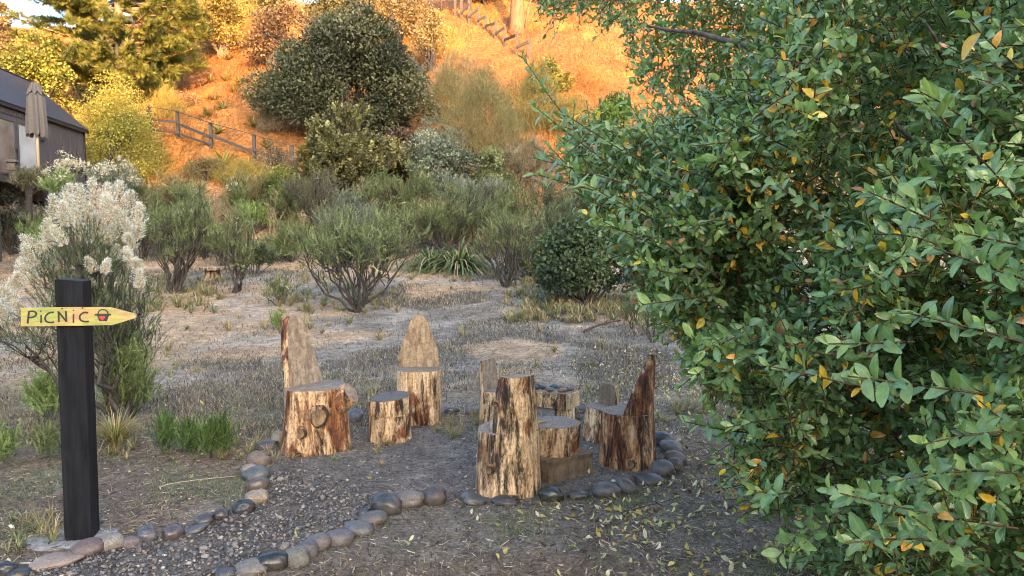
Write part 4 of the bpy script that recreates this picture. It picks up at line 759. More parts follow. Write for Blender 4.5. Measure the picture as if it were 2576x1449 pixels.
# ------------------------------------------------------------------ bank plants
def pine():
    p = P(305, 268); s = sc(p[1]); rng = R(120); root = empty('pine_tree', p, 0, 'big sunlit pine with long needles above the cabin roof', 'tree'); H = 9.5
    tk = MB(); tk.add(*tube(np.array([[0, 0, -.3], [.05, 0, 2], [-.05, .1, 5], [0, 0, H]]), [.26, .22, .15, .03], 12), 0); tk.build('trunk', M['bark_pale'], root)
    TV = []; f = []; rg = R(3)
    for i in range(46):
        ph = 2.4 * i; a = rg.uniform(.15, 1.15); l = rg.uniform(.75, 1.1); rad = np.array([math.cos(ph), math.sin(ph), 0]); d = rad * math.sin(a) + np.array([0, 0, math.cos(a)]); sd = np.cross(rad, [0, 0, 1.]) * .028; b = np.array([0, 0, rg.uniform(-.5, .25)]); k = len(TV)
        TV += [b - sd, b + sd, b + d * l * .6 + sd * .9 - [0, 0, .02], b + d * l - [0, 0, .08], b + d * l * .6 - sd * .9 - [0, 0, .02]]; f.append([k, k + 1, k + 2, k + 3, k + 4])
    TV = np.array(TV); TF = [np.array(f)]; br = MB(); cr = MB(); tp = []; td = []
    for z in np.arange(.9, H - .3, .36):
        R_ = np.interp(z, [0, 1.2, 2.4, 4.5, 6, H], [1.6, 2.6, 3.9, 4.2, 3.7, .3])
        for k in range(9):
            th = rng.uniform(0, 6.283); l = R_ * rng.uniform(.72, 1.05) * (1.05 if math.cos(th) < 0 else .95); e = np.array([math.cos(th) * l, math.sin(th) * l * .9, z + l * rng.uniform(-.02, .22)]); m = np.array([e[0] * .5, e[1] * .5, z + .02]); pts = bez(np.array([0, 0, z - .1]), m, e, np.linspace(0, 1, 6)); br.add(*tube(pts, np.linspace(.05, .015, 6), 5), 0)
            for t in np.linspace(.38, 1, int(4 + l * 2.6)):
                q = bez(np.array([0, 0, z - .1]), m, e, [t])[0]
                for w_ in range(3):
                    dd = (e - m) / np.linalg.norm(e - m) + rng.normal(0, .55, 3) + [0, 0, .35]; dd /= np.linalg.norm(dd); q2 = q + dd * rng.uniform(.10, .42) * (1.15 - .4 * t); tp.append(q2); td.append(dd); br.add(*segs([q], [q2], .012, .008, 4), 0)
    tp = np.array(tp); td = np.array(td); K = len(tp); X, Y, D = frames(td, rng); l = rng.uniform(.24, .38, K)[:, None]; VV, FF = inst(TV, TF, tp, X * l, Y * l, D * l)
    cr.add(VV, FF, 0, np.repeat(pick(rng, K, [(.22, .24, .06), (.17, .20, .05), (.28, .28, .08), (.12, .15, .05)], [.4, .3, .15, .15]), len(TV), 0)); br.build('branches', M['bark_pale'], root); cr.build('crown', M['leaf'], root)
pine()
YG2 = ([(.27, .29, .06), (.21, .24, .055), (.33, .33, .08), (.16, .18, .05)], [.35, .3, .15, .2])
bush('lime-green rounded bush behind the cabin roof', 85, 330, 215, 230, YG2, 12000, .13, 46, .17, seed=20, wid=1.3)
bush('brownish willowy tree at the skyline above the lime bush', 0, 170, 70, 190, ([(.26, .20, .10), (.20, .17, .09), (.32, .26, .13)], [.4, .35, .25]), 8000, .16, 40, .15, name='tree', cat='tree', seed=21, wid=.6, z0=.1, shell=.3)
bush('golden-green fine-leaved shrub by the end of the cabin', 295, 460, 270, 255, GOLD, 34000, .085, 70, .17, seed=22, wid=.8, shell=.35, base=P(295, 460), z0=.05)
bush('dark understorey bush in the shade below the pine', 240, 275, 110, 90, DEEP, 3500, .12, 22, .2, seed=23)
bush('dark understorey bush on the slope beside the pine', 385, 232, 110, 75, DEEP, 3500, .12, 22, .2, seed=24)
bush('gold-leaved bush on the skyline beside the pine', 560, 140, 170, 170, ([(.34, .26, .06), (.28, .23, .06), (.40, .32, .09), (.2, .16, .06)], [.35, .3, .15, .2]), 9500, .15, 48, .16, seed=25, bark='bark_pale', shell=.3)
bush('sparse russet bush left of the dark spreading tree', 685, 165, 150, 170, ([(.20, .13, .075), (.15, .11, .07), (.27, .18, .09)], [.4, .35, .25]), 5500, .15, 40, .17, seed=26, shell=.25, bare=2)
bush('olive-green tree on the skyline behind the dark spreading tree', 850, 110, 230, 150, ([(.19, .18, .075), (.14, .14, .06), (.24, .21, .09)], [.4, .35, .25]), 8000, .16, 48, .16, name='tree', cat='tree', seed=27, shell=.3)
bush('brown-green tree on the skyline between dark tree and post fence', 1000, 110, 190, 150, ([(.22, .17, .08), (.16, .14, .07), (.28, .22, .1)], [.4, .35, .25]), 6500, .15, 40, .17, name='tree', cat='tree', seed=28, shell=.25)
bush('dark dense spreading tree on the bank with bare grey branches', 885, 348, 440, 310, ([(.112, .122, .062), (.080, .090, .050), (.155, .158, .086), (.065, .072, .044)], [.35, .3, .15, .2]), 62000, .14, 84, .12, name='spreading_tree', cat='tree', seed=29, z0=.10, branches=26, bark='bark', bare=26, depth=.8, lobes=[(0, 0, .62, .92, .4), (-.27, .02, .42, .60, .22), (.28, -.02, .40, .72, .25), (.10, .42, .40, .52, .2), (-.12, .38, .34, .5, .15)])
bush('thin gold-brown tree at the edge of the dark spreading tree', 1085, 175, 110, 160, ([(.26, .20, .09), (.18, .16, .08), (.32, .26, .1)], [.4, .35, .25]), 2600, .13, 34, .2, name='tree', cat='tree', seed=30, shell=.15, bare=3, z0=.3)
OLV = ([(.20, .19, .085), (.25, .22, .10), (.16, .145, .075), (.30, .27, .12)], [.35, .3, .2, .15])
wisps('wispy olive brush filling the hollow beside the dark tree', 1220, 420, 270, 260, OLV, 7500, 1, wd=.013)
wisps('wispy yellow-topped brush on the sunny slope', 1345, 330, 170, 190, ([(.34, .28, .08), (.28, .25, .09), (.22, .19, .08)], [.4, .35, .25]), 4200, 2, wd=.014)
wisps('tan dry brush over the slope below the post fence', 1160, 250, 150, 130, ([(.38, .28, .14), (.30, .23, .12)], [.6, .4]), 2600, 3, wd=.014)
wisps('grey-tan brush at the foot of the slope by the tree', 1340, 470, 170, 130, TANC, 3400, 4, wd=.012)
BR = ([(.40, .32, .08), (.33, .28, .08), (.46, .37, .11), (.24, .21, .07)], [.35, .3, .15, .2])
for k, (u, v, w_, h_, n, c_, lab) in enumerate([
 (420, 300, 120, 90, 1500, BR, 'golden dry brush on the bank just below the pine boughs'), (365, 447, 150, 125, 2200, BR, 'golden brush spreading from cabin shrub to rail fence'), (690, 330, 110, 90, 1500, TANC, 'tan brush by the dark spreading tree trunk foot'), (610, 455, 170, 55, 1500, BR, 'golden brush round the largest bright rosette'),
 (745, 445, 120, 55, 1200, TANC, 'tan brush behind the yellow-green bush'), (600, 80, 170, 100, 2000, BR, 'golden brush under the skyline gold-leaved bush'), (480, 180, 100, 90, 1300, BR, 'golden brush beside the pine on its open side'), (1130, 300, 110, 150, 1800, OLV, 'olive brush touching the dark spreading tree'),
 (1440, 330, 150, 110, 1700, BR, 'yellow brush low on the slope beside the overhanging crown'), (1470, 230, 150, 80, 1500, ([(.38, .22, .07), (.30, .19, .08)], [.6, .4]), 'orange-tan brush across the middle of the sunny slope'), (1120, 150, 120, 90, 1400, BR, 'golden brush by the middle of the post fence'),
 (545, 590, 200, 90, 1900, TANC, 'tan dry brush at the back edge of the clearing'), (800, 600, 200, 90, 1900, OLV, 'olive dry brush behind the vase-shaped shrub'), (1100, 600, 220, 100, 2200, OLV, 'olive dry brush behind the strap-leaved clumps'), (1380, 640, 200, 110, 2200, TANC, 'tan dry brush between the dusky shrubs'), (330, 620, 150, 110, 1600, OLV, 'olive dry brush behind the white fluffy shrub')]):
    wisps(lab, u, v, w_, h_, c_, n, 20 + k, wd=.013, group='dry brush on the bank and at its foot')
bush('yellow-leaved bush in the brush below the post fence', 1380, 235, 110, 90, YGRN, 3200, .14, 24, .2, seed=31, shell=.3)
bush('bright green conifer-like shrub glimpsed beside the tree crown', 1545, 318, 105, 85, ([(.15, .24, .05), (.12, .19, .045), (.20, .28, .07)], [.4, .35, .25]), 4500, .13, 20, .22, seed=32, wid=.6, base=AT(1545, 322, 24))
shrub('tall gold-olive shrub with upright shoots in front of the dark tree', 865, 520, 250, 265, ([(.21, .20, .085), (.17, .17, .075), (.26, .24, .10), (.13, .13, .06)], [.35, .3, .15, .2]), 'leafy', 16, 7, 5, .26, 2.2, 'bark', seed=90, up=1.1, low=.15)
shrub('golden-lit shrub standing before the gold-olive one', 800, 500, 90, 200, ([(.30, .24, .07), (.25, .22, .08), (.18, .17, .07)], [.4, .35, .25]), 'leafy', 9, 6, 4, .24, 2.2, 'bark', seed=91, up=1.1, low=.15)
bush('dense blue-grey bush below the dark spreading tree', 1105, 505, 215, 195, GREY, 12000, .10, 46, .16, seed=33, z0=.1)
bush('mid green bush between blue-grey bush and tree crown', 1240, 520, 150, 140, SAGE, 6500, .10, 32, .18, seed=34, z0=.1)
shrub('dry pale-flowered shrub at the foot of the wispy brush', 1310, 480, 120, 130, ([(.26, .23, .15), (.20, .18, .11)], [.5, .5]), 'fine', 9, 5, 4, .2, 1.4, 'bark', seed=92, extra=flecks(60, [(.45, .40, .32), (.38, .33, .25)], .07, .3))
bush('tangled brown scrub under the dark spreading tree', 1010, 372, 150, 50, ([(.16, .115, .08), (.12, .09, .065)], [.5, .5]), 2200, .12, 20, .25, seed=35, shell=.2)
bush('low grey-brown scrub between rail fence and gold-olive shrub', 690, 430, 130, 70, TANC, 2400, .12, 22, .25, seed=36, shell=.2, wid=.5)
bush('low tan scrub on the bank under the rail fence', 520, 455, 150, 60, ([(.32, .23, .10), (.24, .19, .09), (.18, .17, .07)], [.4, .3, .3]), 2600, .11, 22, .25, seed=37, shell=.2, wid=.5)
bush('dry brown scrub on the bank below the pine', 455, 275, 110, 60, ([(.30, .20, .10), (.22, .15, .08)], [.5, .5]), 2200, .13, 20, .25, seed=38, shell=.2, wid=.4)
bush('dry brown scrub beside the spiky rosettes', 690, 255, 80, 70, ([(.28, .19, .11), (.20, .15, .09)], [.5, .5]), 1800, .13, 20, .25, seed=39, shell=.2, wid=.4)
for k, (u, v, w_, lab) in enumerate([(1385, 18, 150, 'green tree on the ridge by the pale trunk'), (1560, 10, 200, 'dark tree on the ridge behind the overhanging crown'), (1220, 12, 120, 'pale green tree on the ridge behind the wire fence'), (640, 40, 200, 'gold-tinged tree on the skyline above the bank'), (400, 60, 200, 'olive tree on the skyline behind the pine')]):
    bush(lab, u, v, w_, 120, ([(.20, .20, .09), (.15, .16, .07), (.24, .23, .11)], [.4, .35, .25]), 4500, .2, 36, .18, name='tree', cat='tree', seed=100 + k, shell=.3)
YUC = [(581, 104), (576, 142), (569, 196), (606, 203), (590, 224), (540, 245), (517, 286), (548, 328), (637, 314), (508, 92), (604, 206), (663, 284), (625, 240), (530, 200), (650, 250), (560, 268), (672, 366)]
for k, (u, v) in enumerate(YUC): tuft_thing('spiky_rosette', 'spiky green rosette plant on the orange bank', 'plant', u, v + 8, 46, .62, 1.35, .045, [(.26, .26, .08), (.20, .22, .07), (.33, .30, .11), (.30, .20, .10)], [.4, .3, .2, .1], 200 + k, .35, 'spiky rosettes on the orange bank')
tuft_thing('spiky_rosette', 'largest bright yellow-green spiky rosette below the rail fence', 'plant', 563, 420, 70, 1.0, 1.3, .06, [(.40, .38, .10), (.32, .33, .09), (.46, .42, .16)], [.4, .4, .2], 240, .35)
mb = MB(); rng = R(140); n = 60000; x = rng.uniform(-26, 14, n); y = rng.uniform(23, 56, n); z = terrain(x, y); den = .25 + .75 * sstep(.45, .6, fbm(x * .5, y * .5, 141)); k = rng.uniform(0, 1, n) < den; x, y, z = x[k], y[k], z[k]; n = len(x)
col = pick(rng, n, [(.33, .135, .04), (.28, .12, .045), (.39, .20, .075), (.22, .15, .05), (.13, .065, .03)], [.3, .25, .2, .15, .1]); mb.add(*blades(x, y, z - .03, rng.uniform(.12, .45, n), .03, col, rng, 1.4)[:2], 0, np.repeat(col, 5, 0)); o = mb.build('dry_grass', M['dry']); tag(o, 'dry orange-tan grass and debris over the bank', 'dry grass', kind='stuff')
# pale trunk on the ridge
p = P(1300, 76); t_ = empty('pale_trunk_tree', p, 0, 'thick pale tree trunk on the ridge top', 'tree'); tk = MB(); tk.add(*tube(np.array([[0, 0, -.4], [.0, 0, .3], [.05, 0, 2.5], [-.1, 0, 6]]), [.62, .45, .36, .28], 14), 0); tk.add(*tube(np.array([[.5, -.2, -.2], [.65, -.2, 1.0], [.9, -.2, 2.0]]), [.10, .08, .05], 8), 0); tk.build('trunk', M['bark_tan'], t_)
cr = MB(); rng = R(142); L = dome(rng, 30, 7, 6, 5, .2) + [0, 0, 4.2]; lump_crown(cr, rng, L, rng.uniform(.6, 1.1, 30), 6000, .2, *SAGE, .3); cr.build('crown', M['leaf'], t_)
# ------------------------------------------------------------------ log furniture
M['cut_knot'] = mat_cut('knot_wood', (.24, .155, .085))
def harm(seed, amp=.035):
    rg = R(seed); k = np.arange(2, 9); a = rg.normal(0, 1, 7) * amp / k ** .7; ph = rg.uniform(0, 6.283, 7)
    return lambda th: 1 + sum(a[i] * np.cos(k[i] * th + ph[i]) for i in range(7))
def log_mesh(mb, rb, rt, h, hf, seed, nz=16, n=72, flare=1.6, tilt=0.0, top=1, rough=.012, z0=0.0, lip=0):
    """upright log with bark-side (material 0) and end-grain top (material top)"""
    th = np.arange(n) / n * 2 * math.pi; zs = np.linspace(0, 1, nz); V = []
    for t in zs:
        r = (rt + (rb - rt) * (1 - t) ** flare) * hf(th) * (1 + rough * (fbm(np.cos(th) * 5 + seed, np.sin(th) * 5 + t * 2.2, seed) - .5) * 5 + .012 * (fbm(th * 14 / 6.283 * 2, t * 3 + th * 0, seed + 3, 3) - .5) * np.minimum(1, np.minimum(th, 6.283 - th) * 3))
        if t == 0: r = r * .985
        V.append(np.c_[r * np.cos(th), r * np.sin(th), z0 + t * h + tilt * r * np.cos(th) * t])
    for q in (.985, .8, .5, .2):
        e = V[nz - 1].copy(); e[:, :2] *= q; e[:, 2] = z0 + h + tilt * e[:, 0] + (.004 if q == .985 else .004 + .006 * (fbm(e[:, 0] * 9, e[:, 1] * 9, seed) - .5)); V.append(e)
    V.append(np.array([[0, 0, z0 + h + .004]])); V = np.concatenate(V); i = np.arange(n); j = (i + 1) % n; m = nz + 4
    f = np.concatenate([np.stack([i + k * n, j + k * n, j + k * n + n, i + k * n + n], 1) for k in range(m - 1)]); mi = np.concatenate([np.full(n, 0 if k < nz - 1 else top) for k in range(m - 1)])
    mb.add(V, [f], mi); c = len(V) - 1; mb.add(V[-n - 1:], [np.stack([i, j, np.full(n, n)], 1)], top)
def back_mesh(rb, hf, z0, z1, c0, c1, prof, seed, slant=0.0, r1=None):
    """carved backrest: a slice of the log left standing behind its sawn front face"""
    mb = MB(); nz, nF, nB = 18, 11, 21; rg = R(seed); rings = []
    for k in range(nz):
        t = k / (nz - 1); w = np.interp(t, [q[0] for q in prof], [q[1] for q in prof]) * rb; r = rb + ((r1 or rb) - rb) * t; c = (c0 + (c1 - c0) * t) * rb; z = z0 + (z1 - z0) * t
        w = min(w * (1 + .02 * rg.normal()), math.sqrt(max(r * r - c * c, 1e-4)) * .985); xf = np.linspace(-w, w, nF); xb = np.linspace(w, -w, nB)[0:nB]
        yb = np.sqrt(np.maximum(r * r - xb * xb, 0)); th = np.arctan2(yb, xb); yb = yb * hf(th) + slant * (z - z0); yf = np.full(nF, c) + slant * (z - z0) + .004 * (fbm(xf * 20, xf * 0 + z * 14, seed) - .5); yb = np.maximum(yb, c + slant * (z - z0) + .012)
        rings.append(np.concatenate([np.c_[xf, yf, np.full(nF, z)], np.c_[xb, yb, np.full(nB, z)]]))
    V = np.concatenate(rings); n = nF + nB; i = np.arange(n); j = (i + 1) % n
    f = np.concatenate([np.stack([i + k * n, j + k * n, j + k * n + n, i + k * n + n], 1) for k in range(nz - 1)]); one = np.where(i < nF - 1, 1, 0); mb.add(V, [f], np.tile(one, nz - 1), smooth=False); mb.sm[-1][:] = np.tile(one == 0, nz - 1)
    mb.add(rings[-1] + [0, 0, .0], [np.arange(n)[None]], 1, smooth=False); return mb
def place(o, u, v, r, rz): p = P(u, v); d = p[:2] / np.linalg.norm(p[:2]); o.location = (float(p[0] + d[0] * r), float(p[1] + d[1] * r), float(p[2]) - .012); o.rotation_euler = (0, 0, math.radians(rz))
def knot(parent, th, z, r, size, out=.02, mats=None, tiltz=0):
    mb = MB(); n = 24; a = np.arange(n) / n * 6.283; V = []
    for (q, d) in ((1.25, -.02), (1.12, .010), (.98, .022), (.80, .018), (.55, .006), (.25, .010)):
        k = 1 + .06 * np.cos(3 * a + size * 90); V.append(np.c_[q * size * np.cos(a) * k, np.full(n, d * out / .02 * 1.0), q * size * 1.25 * np.sin(a) * k])
    V.append(np.array([[0, .008, 0]])); V = np.concatenate(V); i = np.arange(n); j = (i + 1) % n; f = [np.stack([i + k * n, i + k * n + n, j + k * n + n, j + k * n], 1) for k in range(5)]
    mb.add(V, [np.concatenate(f)], np.repeat([0, 0, 0, 1, 1], n)); mb.add(V[-n - 1:], [np.stack([j, i, np.full(n, n)], 1)], 1); o = mb.build('knot', mats or [M['log_dark'], M['cut_knot']], parent)
    o.location = (r * math.cos(th), r * math.sin(th), z); o.rotation_euler = (tiltz, 0, th - math.pi / 2); return o
def chair(label, u, v, rz, rb, rt, hs, ht, c0, c1, prof, mat, cut, seed, slant=0.0, flare=1.8, end='end', r1=None, group='log chairs round the picnic place'):
    root = empty('log_chair', (0, 0, 0), 0, label, 'chair', group); hf = harm(seed); mb = MB(); log_mesh(mb, rb, rt, hs, hf, seed, flare=flare, top=1); mb.build('seat', [M[mat], M[end]], root)
    back_mesh(rt * 1.003, hf, hs - .012, ht, c0, c1, prof, seed, slant, r1).build('backrest', [M[mat], M[cut]], root); place(root, u, v, rb * .95, rz)
    for o_ in root.children: o_.pass_index = seed - 290
    return root
c1_ = chair('stout log chair with big round knots and a tall weathered back', 797, 1148, 60, .240, .205, .435, .905, .40, .55, [(0, .80), (.35, .64), (.7, .46), (.93, .33), (1, .20)], 'log_red', 'cut_grey', 301, .16)
fa = math.radians(-60 - 90)      # local angle that faces the viewer
knot(c1_, fa + .35, .27, .214, .052, .012); knot(c1_, fa - .18, .165, .226, .030, .012); knot(c1_, fa - .80, .19, .222, .028, .008)
st = MB(); st.add(*tube(np.array([[0, 0, 0], [.07, 0, .045], [.115, 0, .075]]), [.10, .082, .072], 24, False), 0); e = MB(); V, f = tube(np.array([[0, 0, 0], [.07, 0, .045], [.115, 0, .075]]), [.10, .082, .072], 24, True)
st = MB(); st.add(V, f[0], 0); st.add(V, f[2], 1, smooth=False); o = st.build('branch_stub', [M['log_red'], M['cut_grey']], c1_); th_ = math.radians(-60 - 12); o.location = (.145 * math.cos(th_), .145 * math.sin(th_), .325); o.rotation_euler = (0, 0, th_)
chair('log chair with a pointed pale sawn back behind the low stool', 1055, 1072, 6, .182, .176, .425, .83, .30, .55, [(0, .95), (.3, .84), (.65, .62), (.9, .38), (1, .20)], 'log', 'cut', 302, .0, 1.2)
chair('small log chair with a square-topped slab back beside the pebble bench', 1248, 1078, 62, .135, .125, .285, .515, .35, .50, [(0, .93), (1, .80)], 'log', 'cut_grey', 303)
c4 = chair('pale log chair seen from behind with a tall flat-topped back', 1278, 1256, 214, .192, .172, .36, .675, .05, .35, [(0, .80), (.5, .72), (.9, .60), (1, .54)], 'log_pale', 'cut_grey', 304, .0, 1.3, r1=.150)
fa = math.radians(-214 - 90); knot(c4, fa - .42, .53, .150, .014); knot(c4, fa + .12, .50, .155, .013); knot(c4, fa - .55, .17, .185, .022)
c5 = chair('dark streaked log chair with a sharp spire-shaped back', 1578, 1184, -113, .178, .158, .345, .715, .0, .72, [(0, .97), (.3, .85), (.6, .60), (.85, .30), (1, .10)], 'log_rust', 'cut_dark', 305, .05, 1.5, r1=.145)
fa = math.radians(113 - 90); knot(c5, fa - .05, .055, .172, .026)
chair('low pale-streaked log chair tucked behind the spire-backed one', 1515, 1116, -62, .145, .112, .245, .40, .25, .45, [(0, .95), (.7, .85), (1, .62)], 'log_pale', 'cut_dark', 306, .0, 1.0)
t_ = empty('log_table', (0, 0, 0), 0, 'squat round log table top resting on the dark timber block', 'table'); mb = MB(); log_mesh(mb, .146, .152, .175, harm(311, .02), 311, top=1, flare=1); mb.build('table_top', [M['log'], M['end']], t_)
bl = MB(); V, f = rbox((.36, .24, .135), .008, 5, 3, .004, 3); bl.add(V, f, 0, smooth=False); blk = bl.build('timber_block', M['cut_dark']); tag(blk, 'dark sawn timber block under the round log table', 'timber block')
q = P(1428, 1200); blk.location = (float(q[0]) - .05, float(q[1]) + .06, float(q[2]) - .004); blk.rotation_euler = (0, 0, math.radians(38))
t_.location = (blk.location.x - .02, blk.location.y + .03, blk.location.z + .135); t_.rotation_euler = (0, 0, .4)
st_ = empty('log_stool', (0, 0, 0), 0, 'low round stool of two stacked log rounds before the pointed-back chair', 'stool'); mb = MB(); log_mesh(mb, .154, .146, .195, harm(312, .018), 312, top=0, flare=1); mb.build('lower_log', [M['log']], st_)
mb = MB(); log_mesh(mb, .156, .146, .115, harm(312, .018), 313, top=1, flare=1, tilt=.10, z0=.199); mb.build('seat', [M['log_pale'], M['end_dark']], st_); place(st_, 982, 1117, .15, 20)
pb = empty('pebble_bench', (0, 0, 0), 0, 'low split-log bench with painted pebbles lying on it', 'bench'); mb = MB(); V, f = rbox((.40, .22, .12), .012, 5, 3, .004, 5); V[:, 2] += .125; mb.add(V, f, 0, smooth=False); mb.build('seat', [M['log_pale']], pb)
em = MB(); V, f = rbox((.022, .212, .115), .006, 5, 3, .002, 6); V[:, 0] += .202; V[:, 2] += .127; em.add(V, f, 0, smooth=False); em.build('sawn_end', M['cut_light'], pb)
tp_ = MB(); V, f = rbox((.392, .212, .006), .002, 3, 3, .0, 6); V[:, 2] += .2435; tp_.add(V, f, 0, smooth=False); tp_.build('sawn_top', M['cut_grey'], pb)
for dx in (-.13, .135):
    mb = MB(); log_mesh(mb, .078, .076, .127, harm(315 + int(dx * 100), .02), 315, top=1, flare=1); o = mb.build('leg', [M['log'], M['end']], pb); o.location = (dx, 0, 0)
q = P(1390, 1062); mb = MB(); V, f = rbox((.17, .10, .12), .006, 4, 3, .002, 8); mb.add(V, f, 0, smooth=False); o = mb.build('leg', M['concrete'], pb); o.location = (0, -.03, 0)
pb.location = (float(q[0]) - .02, float(q[1]) + .08, float(q[2]) - .005); pb.rotation_euler = (0, 0, math.radians(-30))
def stone_mesh(rng, a, b, c, sub=None, rough=.05, flat=.0, cut=None):
    V = ICO3[0].copy(); s = rng.uniform(0, 50); p = 2.0 + rng.uniform(.0, .35); V = np.sign(V) * np.abs(V) ** (2 / p) ; V /= (np.abs(V) ** p).sum(1, keepdims=True) ** (1 / p)
    k = 1 + .34 * (fbm(V[:, 0] * 1.1 + s, V[:, 1] * 1.1 + V[:, 2] * .9 + s, 400, 2) - .5) + rough * (fbm(V[:, 0] * 4 + s, V[:, 1] * 4 + V[:, 2] * 3.1, 401, 3) - .5); V *= k[:, None]; V[:, 0] += .18 * rng.normal() * V[:, 2] * .5
    if cut is not None:
        d = np.array(cut[:3], float); d /= np.linalg.norm(d); t = V @ d - cut[3]; m = t > 0; V[m] -= d * t[m, None]
    return V * [a, b, c], ICO3[1]
